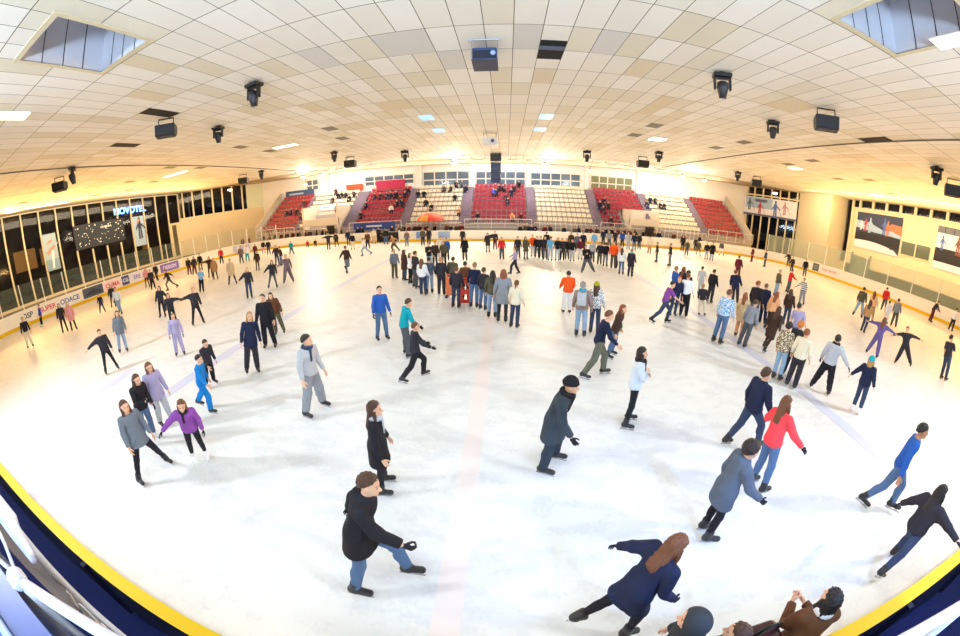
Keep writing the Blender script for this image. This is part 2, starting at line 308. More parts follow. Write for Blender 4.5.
def person(loc, heading, height, pose, look, label, lod, group=None, tilt=(0, 0), skates=True, sit=False):
    """look: dict top=(style, colour), legs=(style, colour), hair=(style, colour), and extras"""
    root = bpy.data.objects.new('person', None); SC.collection.objects.link(root); root.empty_display_size = .2
    kid = height < 1.45
    RM, TM = pose_mats(pose, 1.14 if kid else 1.0)
    w = look.get('w', 1.0); curl = 62 if 'grip' in look else 24
    jobs = []
    skinm = MAT_SKIN[look.get('skin', 0)]
    glove = cloth(look['glove']) if 'glove' in look else skinm
    jobs.append(('body', template('body', lod, curl), [skinm, MAT_EYE, MAT_LIP, MAT_BROW, glove]))
    st, col = look['legs']; jobs.append(('trousers', template('legs', lod, *LEGW[st]), [cloth(col, st == 'jeans')]))
    st, col = look['top']; jobs.append(({'tee': 't_shirt', 'long': 'coat', 'puffer': 'jacket', 'parka': 'coat'}.get(st, st), template('top', lod, *TOPS[st]), [cloth(col, pat=look.get('pat'))]))
    if 'hair' in look: st, col = look['hair']; jobs.append(('hair', template('hair', lod, st), [hairm(col)]))
    if 'beanie' in look: jobs.append(('beanie', template('beanie', lod), [cloth(look['beanie'])]))
    if 'hoodup' in look: jobs.append(('hood', template('hoodup', lod), [cloth(look['hoodup'])]))
    if 'scarf' in look: jobs.append(('scarf', template('scarf', lod), [cloth(look['scarf'], pat=look.get('scarfpat'))]))
    if 'pack' in look: jobs.append(('backpack', template('pack', lod), [cloth(look['pack'])]))
    if skates:
        for n in 'LR':
            jobs.append(('skate', template('boot', lod, n), [leather(look.get('skate', 'black'))])); jobs.append(('blade', template('blade', lod, n), [MAT_STEEL]))
    sk = [(nm, skin(V, W, RM, TM), F, mi, mats) for nm, (V, F, W, mi), mats in jobs]
    allz = [v[:, 2].min() for nm, v, *_ in sk if nm in ('blade', 'body')]
    if skates: feet = np.concatenate([v for nm, v, *_ in sk if nm == 'blade'])
    else: feet = sk[0][1]
    z0 = feet[:, 2].min()
    low = feet[feet[:, 2] < z0 + .04]; c0 = np.array([feet[:, 0].mean() if skates else low[:, 0].mean(), feet[:, 1].mean() if skates else low[:, 1].mean(), z0])
    if sit:                                                          # seated: the root is under the hips
        c0 = np.array([0, 0, J['pelvis'][2] - .115])
    s = height / 1.79
    Rh = _rz(-heading)
    # whole-body lean about the feet, in world axes
    tx, ty = tilt; L = math.hypot(tx, ty)
    if L > 1e-4:
        ax = np.array((-ty, tx, 0)) / L; a = math.atan(L); K = np.array([[0, -ax[2], ax[1]], [ax[2], 0, -ax[0]], [-ax[1], ax[0], 0]])
        Rh = (np.eye(3) + math.sin(a) * K + (1 - math.cos(a)) * K @ K) @ Rh
    out = []
    for nm, v, F, mi, mats in sk:
        q = ((v - c0) * np.array((s * w, s * w, s))) @ Rh.T; out.append([nm, q, F, mi, mats])
    if skates and L > 1e-4:
        zz = min(q[:, 2].min() for nm, q, *_ in out if nm == 'blade')
        for o in out: o[1][:, 2] -= zz
    root.location = loc
    root['label'] = label; root['category'] = 'person'
    if group: root['group'] = group
    if lod == 2:                                                     # far off: one continuous figure, dressed by its materials
        V = np.concatenate([o[1] for o in out]); mats = []; MI = []; Fs = []; b = 0
        for nm, q, F, mi, ms in out:
            k = []
            for m in ms:
                if m not in mats: mats.append(m)
                k.append(mats.index(m))
            MI.append(np.array(k)[mi] if mi is not None else np.full(len(F), k[0])); Fs.append(F + b); b += len(q)
        bpy.data.objects.remove(root)
        o = bpy.data.objects.new('person', np_mesh('person', V, np.concatenate(Fs), mats, np.concatenate(MI))); SC.collection.objects.link(o); o.location = loc
        o['label'] = label; o['category'] = 'person'
        if group: o['group'] = group
        return o
    par = None
    for nm, q, F, mi, mats in out:
        o = bpy.data.objects.new(nm, np_mesh(nm, q, F, mats, mi)); SC.collection.objects.link(o)
        if nm == 'blade': o.parent = par
        else: o.parent = root; par = o
    return root
# ---------------------------------------------------------------- helpers
def obj(name, me, m=None, parent=None, loc=None, **tags):
    if m is not None:
        for k in (m if isinstance(m, (list, tuple)) else [m]): me.materials.append(k)
    o = bpy.data.objects.new(name, me); SC.collection.objects.link(o)
    if parent is not None: o.parent = parent
    if loc is not None: o.location = loc
    for k, v in tags.items(): o[k] = v
    return o
def empty(name, loc, label, cat, group=None, rz=0):
    o = bpy.data.objects.new(name, None); SC.collection.objects.link(o); o.location = loc; o.rotation_euler = (0, 0, rz); o.empty_display_size = .3
    o['label'] = label; o['category'] = cat
    if group: o['group'] = group
    return o
def tag(o, label, cat, group=None, kind=None):
    o['label'] = label; o['category'] = cat
    if group: o['group'] = group
    if kind: o['kind'] = kind
    return o
class MB:
    def __init__(s): s.v = []; s.f = []; s.m = []
    def add(s, V, F, mi=0):
        b = len(s.v); s.v += [tuple(v) for v in V]; s.f += [tuple(i + b for i in f) for f in F]; s.m += [mi] * len(F); return s
    def box(s, x0, x1, y0, y1, z0, z1, mi=0, M=None):
        V = [Vector((x, y, z)) for x in (x0, x1) for y in (y0, y1) for z in (z0, z1)]
        if M is not None: V = [M @ v for v in V]
        return s.add(V, [(0, 1, 3, 2), (4, 6, 7, 5), (0, 4, 5, 1), (2, 3, 7, 6), (0, 2, 6, 4), (1, 5, 7, 3)], mi)
    def quad(s, a, b, c, d, mi=0): return s.add([a, b, c, d], [(0, 1, 2, 3)], mi)
    def tube(s, pts, r, n=10, mi=0, cap=True):
        pts = [Vector(p) for p in pts]; rings = []
        for i, p in enumerate(pts):
            d = (pts[min(i + 1, len(pts) - 1)] - pts[max(i - 1, 0)]).normalized(); u = d.orthogonal().normalized() if i == 0 else (u - d * u.dot(d)).normalized(); w = d.cross(u)
            rr = r[i] if isinstance(r, (list, tuple)) else r
            rings.append([p + (u * math.cos(2 * math.pi * k / n) + w * math.sin(2 * math.pi * k / n)) * rr for k in range(n)])
        V = [v for g in rings for v in g]; F = [(i * n + k, i * n + (k + 1) % n, (i + 1) * n + (k + 1) % n, (i + 1) * n + k) for i in range(len(pts) - 1) for k in range(n)]
        if cap: F += [tuple(range(n - 1, -1, -1)), tuple(range((len(pts) - 1) * n, len(pts) * n))]
        return s.add(V, F, mi)
    def lathe(s, prof, n=16, c=(0, 0, 0), mi=0, M=None):
        V = []; F = []
        for r, z in prof:
            for k in range(n):
                a = 2 * math.pi * k / n; v = Vector((r * math.cos(a), r * math.sin(a), z)); v = M @ v if M is not None else v; V.append(v + Vector(c))
        for i in range(len(prof) - 1): F += [(i * n + k, i * n + (k + 1) % n, (i + 1) * n + (k + 1) % n, (i + 1) * n + k) for k in range(n)]
        return s.add(V, F, mi)
    def mesh(s, name, smooth=False):
        me = bpy.data.meshes.new(name); me.from_pydata(s.v, [], s.f); me.polygons.foreach_set('material_index', s.m)
        if smooth: me.polygons.foreach_set('use_smooth', [True] * len(s.f))
        me.update(); return me
    def build(s, name, m, parent=None, loc=None, smooth=False, bevel=0, **tags):
        o = obj(name, s.mesh(name, smooth), m, parent, loc, **tags)
        if bevel:
            b = o.modifiers.new('bevel', 'BEVEL'); b.width = bevel; b.segments = 2; b.limit_method = 'ANGLE'
        return o
def struct(name, mb, m, **k): return mb.build(name, m, kind='structure', **k)
def text(name, body, size, M, m, parent=None, ext=.004, shear=0.0, bold=0.0):
    cu = bpy.data.curves.new(name, 'FONT'); cu.body = body; cu.size = size; cu.extrude = ext; cu.align_x = 'CENTER'; cu.align_y = 'CENTER'; cu.shear = shear; cu.offset = bold
    t = bpy.data.objects.new(name, cu); SC.collection.objects.link(t); dg = bpy.context.evaluated_depsgraph_get(); me = bpy.data.meshes.new_from_object(t.evaluated_get(dg)); bpy.data.objects.remove(t); bpy.data.curves.remove(cu)
    me.materials.clear(); me.materials.append(m); o = bpy.data.objects.new(name, me); SC.collection.objects.link(o); o.matrix_world = M
    if parent is not None: o.parent = parent
    return o
def basis(p, x, z_up=(0, 0, 1)):
    # frame at p: local x along x, local y up, local z towards the viewer side
    x = Vector(x).normalized(); y = Vector(z_up); z = x.cross(y); M = Matrix((x, y, z)).transposed().to_4x4(); M.translation = Vector(p); return M
# ---------------------------------------------------------------- the setting
ZC = 9.3
XC, Y0, LR, WR, RR = .33, .476, 64.55, 36.28, 7.85
def outline(off=0.0, n=14):
    # rink outline, counter-clockwise from the middle of the near side
    x0, x1, y0, y1, r = XC - LR / 2 - off, XC + LR / 2 + off, Y0 - off, Y0 + WR + off, RR + off; P = []
    for cx, cy, a0 in ((x1 - r, y0 + r, -90), (x1 - r, y1 - r, 0), (x0 + r, y1 - r, 90), (x0 + r, y0 + r, 180)):
        for k in range(n + 1): a = R(a0 + 90 * k / n); P.append((cx + r * math.cos(a), cy + r * math.sin(a)))
    return P
WHITE = mat('painted_white', 'e8e6e2', .6, 0, .05, 8); CREAM = mat('cream_paint', 'ecdcb4', .7, 0, .1, 3, var=.04); DARK = mat('black_metal', '1a1a1e', .5, .2); NAVY = mat('navy_panel', '10142e', .6, 0, .05, 4, spec=.2)
GREYM = mat('grey_steel', 'a8aab0', .4, .6); YEL = mat('yellow_plastic', 'e8bc06', .5, spec=.25); CONC = mat('stand_concrete', 'b8aca4', .8, 0, .2, 4, var=.08); STEPC = mat('purple_grey_steps', '8a7c8c', .8, 0, .2, 5, var=.06)
def ice_material():
    m = bpy.data.materials.new('ice'); m.use_nodes = True; N = m.node_tree.nodes; L = m.node_tree.links; b = N['Principled BSDF']
    t = N.new('ShaderNodeTexCoord')
    n1 = N.new('ShaderNodeTexNoise'); n1.inputs['Scale'].default_value = .35; n1.inputs['Detail'].default_value = 8; n1.inputs['Roughness'].default_value = .65; L.new(t.outputs['Object'], n1.inputs['Vector'])
    mp = N.new('ShaderNodeMapping'); mp.inputs['Scale'].default_value = (1.2, 2.6, 1); mp.inputs['Rotation'].default_value = (0, 0, .4); L.new(t.outputs['Object'], mp.inputs['Vector'])
    n2 = N.new('ShaderNodeTexNoise'); n2.inputs['Scale'].default_value = 1.6; n2.inputs['Detail'].default_value = 6; L.new(mp.outputs[0], n2.inputs['Vector'])
    n3 = N.new('ShaderNodeTexNoise'); n3.inputs['Scale'].default_value = 14; n3.inputs['Detail'].default_value = 5; L.new(t.outputs['Object'], n3.inputs['Vector'])
    a = N.new('ShaderNodeMath'); a.operation = 'ADD'; L.new(n1.outputs['Fac'], a.inputs[0]); L.new(n2.outputs['Fac'], a.inputs[1]); a2 = N.new('ShaderNodeMath'); a2.operation = 'MULTIPLY_ADD'; a2.inputs[1].default_value = .5; L.new(n3.outputs['Fac'], a2.inputs[0]); L.new(a.outputs[0], a2.inputs[2])
    r = N.new('ShaderNodeValToRGB'); r.color_ramp.elements[0].position = .86; r.color_ramp.elements[0].color = srgb('e2e2e2'); r.color_ramp.elements[1].position = 1.0; r.color_ramp.elements[1].color = srgb('ececea')
    sc = N.new('ShaderNodeMath'); sc.operation = 'MULTIPLY'; sc.inputs[1].default_value = .78; L.new(a2.outputs[0], sc.inputs[0]); L.new(sc.outputs[0], r.inputs[0]); L.new(r.outputs[0], b.inputs['Base Color'])
    b.inputs['Roughness'].default_value = .42; b.inputs['Specular IOR Level'].default_value = .2
    bm = N.new('ShaderNodeBump'); bm.inputs['Strength'].default_value = .12; bm.inputs['Distance'].default_value = .02; L.new(a2.outputs[0], bm.inputs['Height']); L.new(bm.outputs[0], b.inputs['Normal'])
    return m
def ceiling_material():
    m = bpy.data.materials.new('ceiling_tiles'); m.use_nodes = True; N = m.node_tree.nodes; L = m.node_tree.links; b = N['Principled BSDF']
    def mth(op, a, bb=None, c=None):
        x = N.new('ShaderNodeMath'); x.operation = op
        for i, v in enumerate((a, bb, c)):
            if v is None: continue
            if isinstance(v, (int, float)): x.inputs[i].default_value = v
            else: L.new(v, x.inputs[i])
        return x.outputs[0]
    t = N.new('ShaderNodeTexCoord'); s = N.new('ShaderNodeSeparateXYZ'); L.new(t.outputs['Object'], s.inputs[0])
    u = mth('MULTIPLY_ADD', s.outputs[0], 1 / TX, -TX0 / TX + 200); v = mth('MULTIPLY_ADD', s.outputs[1], 1 / TY, -TY0 / TY + 200)
    cu, cv = mth('FLOOR', u), mth('FLOOR', v); fu, fv = mth('SUBTRACT', u, cu), mth('SUBTRACT', v, cv)
    cb = N.new('ShaderNodeCombineXYZ'); L.new(cu, cb.inputs[0]); L.new(cv, cb.inputs[1]); w = N.new('ShaderNodeTexWhiteNoise'); w.noise_dimensions = '3D'; L.new(cb.outputs[0], w.inputs[0])
    r = N.new('ShaderNodeValToRGB'); e = r.color_ramp.elements; r.color_ramp.interpolation = 'CONSTANT'; e[0].color = srgb('e0d8c2'); e[1].position = .05; e[1].color = srgb('e4ddca')
    for p, c in ((.18, 'ebe6da'), (.5, 'eee9de'), (.8, 'f1ede4')): k = e.new(p); k.color = srgb(c)
    L.new(w.outputs['Value'], r.inputs[0])
    n = N.new('ShaderNodeTexNoise'); n.inputs['Scale'].default_value = .8; n.inputs['Detail'].default_value = 6; L.new(t.outputs['Object'], n.inputs['Vector'])
    st = N.new('ShaderNodeMix'); st.data_type = 'RGBA'; st.blend_type = 'MULTIPLY'; st.inputs[0].default_value = .10; L.new(r.outputs[0], st.inputs[6]); L.new(n.outputs['Fac'], st.inputs[7])
    g = mth('MAXIMUM', mth('GREATER_THAN', mth('ABSOLUTE', mth('SUBTRACT', fu, .5)), .5 - .011 / TX), mth('GREATER_THAN', mth('ABSOLUTE', mth('SUBTRACT', fv, .5)), .5 - .012 / TY))
    mx = N.new('ShaderNodeMix'); mx.data_type = 'RGBA'; L.new(g, mx.inputs[0]); L.new(st.outputs[2], mx.inputs[6]); mx.inputs[7].default_value = srgb('4c463c'); L.new(mx.outputs[2], b.inputs['Base Color']); b.inputs['Roughness'].default_value = .75
    b.inputs['Specular IOR Level'].default_value = .25
    return m
TX, TY, TX0, TY0 = .826, 1.729, .232, 9.61
# ceiling plane with the two skylight shafts left open
bL = (TX0 - 14 * TX, TX0 - 11 * TX, 3.35, 5.95); bR = (TX0 + 9 * TX - .1, TX0 + 12 * TX - .1, 3.35, 5.95)
CE = MB(); xs = sorted([-47.2, 45.0, bL[0], bL[1], bR[0], bR[1]]); ys = [-12, 3.35, 5.95, 40.6]
for i in range(len(xs) - 1):
    for j in range(len(ys) - 1):
        if j == 1 and ((xs[i], xs[i + 1]) == bL[:2] or (xs[i], xs[i + 1]) == bR[:2]): continue
        CE.quad((xs[i], ys[j], ZC), (xs[i], ys[j + 1], ZC), (xs[i + 1], ys[j + 1], ZC), (xs[i + 1], ys[j], ZC))
ceil = struct('ceiling', CE, ceiling_material())
SOF = mat('soffit_brown', 'a8977a', .8, 0, .1, 2, var=.1)
struct('ceiling_soffit', MB().quad((-47.2, 40.6, ZC), (-47.2, 46.3, ZC - .05), (45, 46.3, ZC - .05), (45, 40.6, ZC)), SOF)
SHAFT = mat('skylight_panel', 'd2d2da', .5, 0, .05, 20)
for n, (x0, x1, y0, y1) in enumerate((bL, bR)):
    t = MB()
    for (a, b_) in (((x0, y0), (x0, y1)), ((x0, y1), (x1, y1)), ((x1, y1), (x1, y0)), ((x1, y0), (x0, y0))):
        t.quad((*a, ZC), (*b_, ZC), (*b_, ZC + 1.5), (*a, ZC + 1.5))
    t.quad((x0, y0, ZC + 1.5), (x1, y0, ZC + 1.5), (x1, y1, ZC + 1.5), (x0, y1, ZC + 1.5))
    sh = struct('trim_%d' % (n + 1), t, SHAFT)
    q = MB()
    for k in range(1, 4):
        for X, Yv in ((x0 + (x1 - x0) * k / 4, None), (None, y0 + (y1 - y0) * k / 4)):
            if X is not None: q.box(X - .012, X + .012, y1 - .012, y1 - .002, ZC, ZC + 1.5); q.box(X - .012, X + .012, y0 + .002, y0 + .012, ZC, ZC + 1.5)
            else: q.box(x0 + .002, x0 + .012, Yv - .012, Yv + .012, ZC, ZC + 1.5); q.box(x1 - .012, x1 - .002, Yv - .012, Yv + .012, ZC, ZC + 1.5)
    q.build('panel_seam', DARK, sh)
    f = MB()
    for (a, b_, c, d) in ((x0 - .16, x1 + .16, y0 - .16, y0), (x0 - .16, x1 + .16, y1, y1 + .16), (x0 - .16, x0, y0, y1), (x1, x1 + .16, y0, y1)): f.box(a, b_, c, d, ZC - .02, ZC + .02)
    f.build('shaft_rim', mat('rim_beige', 'd0c4a4', .7, 0, .1, 6, var=.1), sh)
# odd tiles: dark openings, tan tiles, grey tiles
def cell(x, y, nx=1, ny=1):
    i, j = math.floor((x - TX0) / TX), math.floor((y - TY0) / TY); return TX0 + i * TX + .012, TX0 + (i + nx) * TX - .012, TY0 + j * TY + .012, TY0 + (j + ny) * TY - .012
HOLE = mat('open_ceiling_hole', '0a0a0c', .9); TILG = mat('grey_tile', '7c766c', .7, 0, .1, 9); TILT = mat('tan_tile', 'd8ccb0', .75, 0, .1, 6, var=.06); TILW = mat('pale_grey_tile', 'd2cec6', .75, 0, .1, 6)
for x, y, m in [(-14.31, 10.09, HOLE), (-19.88, 11.9, HOLE), (18.14, 11.93, HOLE), (-11.33, 20.64, TILG), (-11.35, 24.13, TILG), (8.97, 20.6, TILG), (9.04, 24.27, TILG), (-17.98, 20.82, TILG), (-18.16, 24.34, TILG), (15.65, 23.65, TILG), (15.91, 20.93, TILG), (22.53, 21.03, TILG), (22.72, 24.41, TILG),
                (29.72, 24.97, TILG), (29.29, 21.38, TILG), (36.3, 21.85, TILG), (-26.85, 21.35, TILG), (-26.66, 24.78, TILG), (-33.05, 21.26, TILG), (-33.85, 25.03, TILG), (-39.09, 24.24, TILG), (-39.35, 12.19, TILG), (-40.4, 21.57, TILG)]:
    a, b_, c, d = cell(x, y); MB().box(a, b_, c, d if m is HOLE else c + (d - c) * .62, ZC - .012, ZC + .01).build('dark_tile', m, ceil)
for x, y, n in [(-3.6, 10.5, 2), (-5.9, 10.5, 1), (-1.9, 11.9, 1), (.6, 11.3, 1), (3.0, 11.3, 1), (4.7, 13, 1), (7.6, 17, 1), (7.5, 15, 1), (-9, 15, 1), (1.5, 14.7, 1), (-12.5, 8, 1), (11, 13, 2), (-5.8, 17.5, 2), (-7.6, 16, 1), (-10, 7, 1)]:
    a, b_, c, d = cell(x, y, n); MB().box(a, b_, c, d, ZC - .006, ZC + .01).build('odd_tile', TILW if abs(x) < 6 and y < 12 else TILT, ceil)
for xj in (-25.6, 18.4):                                              # long seams in the tiling
    struct('ceiling_seam', MB().box(xj - .05, xj + .05, 7.5 if xj > 0 else -2, 40, ZC - .05, ZC), mat('seam_dark', '5c5040', .7))
# floors
struct('floor', MB().quad((-62, -12, -.02), (60, -12, -.02), (60, 62, -.02), (-62, 62, -.02)), mat('concrete_floor', '6c6a68', .8, 0, .2, 3, var=.1))
ICE = ice_material(); pts = outline(.02)
struct('floor_ice', MB().add([(x, y, .0) for x, y in pts], [tuple(range(len(pts)))]), ICE)
REDP = mat('red_ice_paint', 'f1e5e2', .45, 0, 0, 3); BLUEP = mat('blue_ice_paint', 'd2d5ea', .45)
def floor_strip(n, x0, x1, y0, y1, m): struct('floor_line_%d' % n, MB().box(x0, x1, y0, y1, -.004, .004), m)
floor_strip(1, -.68, -.34, .5, 36.7, REDP); floor_strip(2, -9.05, -8.6, .5, 36.7, BLUEP); floor_strip(3, 8.1, 8.5, .5, 36.7, BLUEP)
def disc(n, x, y, r0, r1, m, a0=0, a1=360):
    k = 40; V = []; F = []
    for i in range(k + 1):
        a = R(a0 + (a1 - a0) * i / k); V += [(x + r0 * math.cos(a), y + r0 * math.sin(a), .004), (x + r1 * math.cos(a), y + r1 * math.sin(a), .004)]
    F = [(2 * i, 2 * i + 1, 2 * i + 3, 2 * i + 2) for i in range(k)]; struct('floor_line_%d' % n, MB().add(V, F), m)
disc(4, -13.6, 5.0, .02, .62, REDP); disc(5, -13.4, 4.9, 1.45, 1.85, BLUEP, -160, 40); disc(6, 9.3, 5.6, .02, .62, REDP); disc(7, -.5, 18.6, 4.4, 4.55, BLUEP)
# boards ring
LO, LI = outline(.10), outline(.0); LC = outline(-.05); N_ = len(LI)
def ring(A, za, B, zb, closed=True):
    V = [(x, y, za) for x, y in A] + [(x, y, zb) for x, y in B]; return V, [(i, (i + 1) % N_, (i + 1) % N_ + N_, i + N_) for i in range(N_)]
boards = empty('rink_boards', (XC, Y0 + WR / 2, 0), 'white rink boards with yellow kick strip running round the ice', 'boards')
def rel(mb, name, m, **k): o = mb.build(name, m, boards, **k); o.matrix_parent_inverse = Matrix.Translation((-XC, -Y0 - WR / 2, 0)); return o
BW = mat('board_white', 'f1ece0', .5, 0, .03, 5)
mb = MB(); mb.add(*ring(LI, 1.13, LI, .24)); rel(mb, 'board_panel', BW)
mb = MB(); V, F = ring(LI, .24, outline(-.012), .24); mb.add(V, F); mb.add(*ring(outline(-.012), .24, outline(-.012), .0)); rel(mb, 'kick_strip', YEL)
mb = MB(); mb.add(*ring(LO, 1.15, outline(-.04), 1.15)); mb.add(*ring(outline(-.04), 1.15, outline(-.04), 1.13)); mb.add(*ring(outline(-.04), 1.13, LI, 1.13)); mb.m = [0 if max(mb.v[i][1] for i in f) < Y0 + 1.5 else 1 for f in mb.f]; rel(mb, 'top_cap', [YEL, BW])
mb = MB(); mb.add(*ring(LO, .0, LO, 1.15)); rel(mb, 'back_panel', NAVY)
for x in (-4.4, -2.3, 2.0, 4.2, 6.4): rel(MB().box(x, x + .09, Y0 - .155, Y0 - .10, .1, 1.1), 'back_strut', NAVY)
rel(MB().box(-1.72, -1.705, Y0 - .1, Y0 + .04, 1.148, 1.1515), 'cap_joint', DARK)
# advertising on the boards: panel faces a few mm inside the boards
def on_outline(side, t):
    # point on the left end (side -1) or right end (+1) at distance t from the near corner's end
    x = XC + side * LR / 2; return (x, t)
AD = [(-1, 5.2, 7.0, 'PENCE', '4a6ab8', 'f2efe6', .55), (-1, 7.2, 8.9, 'EROSP', '2a2a30', 'f2efe6', .52), (-1, 9.3, 11.0, 'SUPER', 'd8505a', 'f2efe6', .5), (-1, 11.2, 13.1, 'ODACE', '4464b0', 'f2efe6', .52), (-1, 13.4, 15.4, '', '', '46506a', .5),
      (-1, 15.5, 17.3, 'CLIMA', 'd04a5a', 'f6d8d8', .5), (-1, 17.4, 18.2, 'CG', 'e8eaf2', '3c4a8c', .42), (-1, 18.3, 19.9, 'ERE', '7a6ab4', 'e8e4f4', .5), (-1, 21.9, 24.3, 'DESIGN', 'efe8fa', '8a6ec0', .5), (-1, 24.8, 26.0, 'IN', 'c8b070', 'f0e4c0', .5),
      (1, 24.7, 27.3, 'WIN SPORT', 'd09090', 'f4e8e4', .38), (1, 27.5, 28.4, 'O', '9a9aa0', '5e5c60', .6)]
for sd, y0, y1, s, tc, bg, sz in AD:
    x = XC + sd * LR / 2; xi = x - sd * .006
    a = empty('board_advert', (x, (y0 + y1) / 2, .7), 'advert panel on the %s boards %s' % ('left' if sd < 0 else 'right', 'reading ' + s if s else 'with a dark car picture'), 'advert')
    MB().box(xi - .003, xi + .003, y0, y1, .3, 1.08).build('panel', mat('ad_' + bg, bg, .5), a).matrix_parent_inverse = Matrix.Translation((-x, -(y0 + y1) / 2, -.7))
    if s:
        o = text('lettering', s, sz, basis((xi - sd * .005, (y0 + y1) / 2, .68), (0, -sd, 0)), mat('adtext_' + tc, tc, .5), a, .002, .15 if s == 'EROSP' else 0, .012); o.matrix_parent_inverse = Matrix.Translation((-x, -(y0 + y1) / 2, -.7))
    else:
        c = MB(); c.add([(xi + .006, y0 + .2, .45), (xi + .006, y1 - .2, .45), (xi + .006, y1 - .3, .68), (xi + .006, y1 - .9, .9), (xi + .006, y0 + 1.0, .92), (xi + .006, y0 + .5, .7)], [(0, 1, 2, 3, 4, 5)])
        o = c.build('car_picture', mat('ad_car', '2a3040', .3), a); o.matrix_parent_inverse = Matrix.Translation((-x, -(y0 + y1) / 2, -.7))
def corner_panel(side, a0, a1, bg, name, lab, s='', tc='', sz=.5):
    # a panel bent to a far corner of the boards
    cx = XC + side * (LR / 2 - RR); cy = Y0 + WR - RR; k = 8; V = []
    for i in range(k + 1):
        a = R(a0 + (a1 - a0) * i / k); p = (cx + side * (RR - .01) * math.cos(a), cy + (RR - .01) * math.sin(a)); V += [(*p, .3), (*p, 1.07)]
    am = R((a0 + a1) / 2); pm = Vector((cx + side * (RR - .02) * math.cos(am), cy + (RR - .02) * math.sin(am), .69))
    e = empty('board_advert', pm, lab, 'advert'); o = MB().add(V, [(2 * i, 2 * i + 2, 2 * i + 3, 2 * i + 1) for i in range(k)]).build('panel', mat('ad_' + bg, bg, .5), e); o.matrix_parent_inverse = Matrix.Translation(-pm)
    if s:
        o = text('lettering', s, sz, basis(pm, (side * math.sin(am), -math.cos(am), 0) if side > 0 else (math.sin(am), math.cos(am), 0)), mat('adtext_' + tc, tc, .5), e, .002, 0, .01); o.matrix_parent_inverse = Matrix.Translation(-pm)
    return e
corner_panel(-1, 24, 40, 'c8c4e0', 'p', 'lilac advert panel beside the skater in bright red')
for x, w, c, lab in ((-6.6, 1.3, '9ab0d8', 'pale blue advert on the far boards left of centre'), (-9.2, 1.0, '7c9cd0', 'blue advert on the far boards nearer the gate')):
    e = empty('board_advert', (x, Y0 + WR, .7), lab, 'advert'); MB().box(-w / 2, w / 2, -.014, -.004, -.38, .36).build('panel', mat('ad_' + c, c, .5), e)
e = empty('rink_gate', (-12.8, Y0 + WR, 0), 'open gate in the far boards with dark gap', 'gate'); MB().box(-1.3, 1.1, -.03, .05, .05, 1.14).build('gap', mat('gate_dark', '26221c', .8), e); MB().box(-1.42, -1.3, -.06, .1, 0, 1.3).build('post', WHITE, e); MB().box(1.1, 1.22, -.06, .1, 0, 1.3).build('post', WHITE, e)
# glass barriers above the boards
def glass(name, tint, trans, rough=.08):
    m = bpy.data.materials.new(name); m.use_nodes = True; N = m.node_tree.nodes; L = m.node_tree.links; b = N['Principled BSDF']; b.inputs['Base Color'].default_value = srgb(tint); b.inputs['Roughness'].default_value = rough
    t = N.new('ShaderNodeBsdfTransparent'); x = N.new('ShaderNodeMixShader'); x.inputs[0].default_value = trans; L.new(b.outputs[0], x.inputs[1]); L.new(t.outputs[0], x.inputs[2]); L.new(x.outputs[0], N['Material Output'].inputs['Surface']); return m
GL = glass('clear_barrier_glass', '9aa894', .80); GR = glass('green_barrier_glass', 'c4ccb0', .55, .15)
def barrier(label, path, step, h, gm, post_r=.035):
    pts = [Vector((x, y, 0)) for x, y in path]; c = pts[len(pts) // 2]; e = empty('glass_barrier', (c.x, c.y, 1.15), label, 'barrier'); inv = Matrix.Translation((-c.x, -c.y, -1.15))
    out = [pts[0]]; acc = 0
    for a, b_ in zip(pts, pts[1:]):
        d = (b_ - a).length; s = step - acc
        while s <= d: out.append(a + (b_ - a) * s / d); s += step
        acc = (acc + d) % step
    for p in out: MB().box(p.x - post_r, p.x + post_r, p.y - post_r, p.y + post_r, 1.15, 1.15 + h).build('post', WHITE, e).matrix_parent_inverse = inv
    for a, b_ in zip(out, out[1:]):
        d = (b_ - a).normalized() * post_r; MB().quad((*(a + d).xy, 1.17), (*(b_ - d).xy, 1.17), (*(b_ - d).xy, 1.13 + h), (*(a + d).xy, 1.13 + h)).build('pane', gm, e).matrix_parent_inverse = inv
    return e
O5 = outline(.05, 20)
left = [p for p in O5 if p[0] < XC - LR / 2 + 5.2]; left.sort(key=lambda p: p[1])
barrier('tall clear glass barrier with white posts above the left end boards', left, 1.85, 1.75, GL)
right = [p for p in O5 if p[0] > XC + LR / 2 - 3.4]; right.sort(key=lambda p: p[1])
barrier('greenish glass barrier above the right end boards', right, 2.6, 1.9, GR, .03)
# ---------------------------------------------------------------- walls
NIGHT = glass('night_window_glass', '0c0f18', .55, .05)
XL, XR, YB = -47.0, 44.7, 46.0
# left: glazed front with mullions, solid cream towards the corner
struct('wall_left', MB().box(XL - .3, XL, 37.3, 37.9, 0, ZC).box(XL - .3, XL, -12, 44, -.02, .25).box(XL - .3, XL, -12, 38, ZC - .12, ZC + .1).box(XL - .3, XL, -12, 4, 0, ZC), CREAM)
struct('window_1', MB().quad((XL - .12, 4, .25), (XL - .12, 37.3, .25), (XL - .12, 37.3, ZC - .12), (XL - .12, 4, ZC - .12)), NIGHT)
for k in range(16):
    y = 7.4 + 2.13 * k; z0 = 6.6 if 20.4 < y < 27 else .25                         # four mullions end above the notice board
    if z0 > 1: struct('trim_mullion', MB().box(XL - .1, XL + .1, y - .085, y + .085, .25, 3.9), CREAM)
    struct('trim_mullion', MB().box(XL - .1, XL + .1, y - .085, y + .085, z0, ZC - .1), CREAM)
fd = Vector((-37 - XL, YB - 37.3, 0)); fl = fd.length; fd.normalize(); fn = Vector((fd.y, -fd.x, 0))
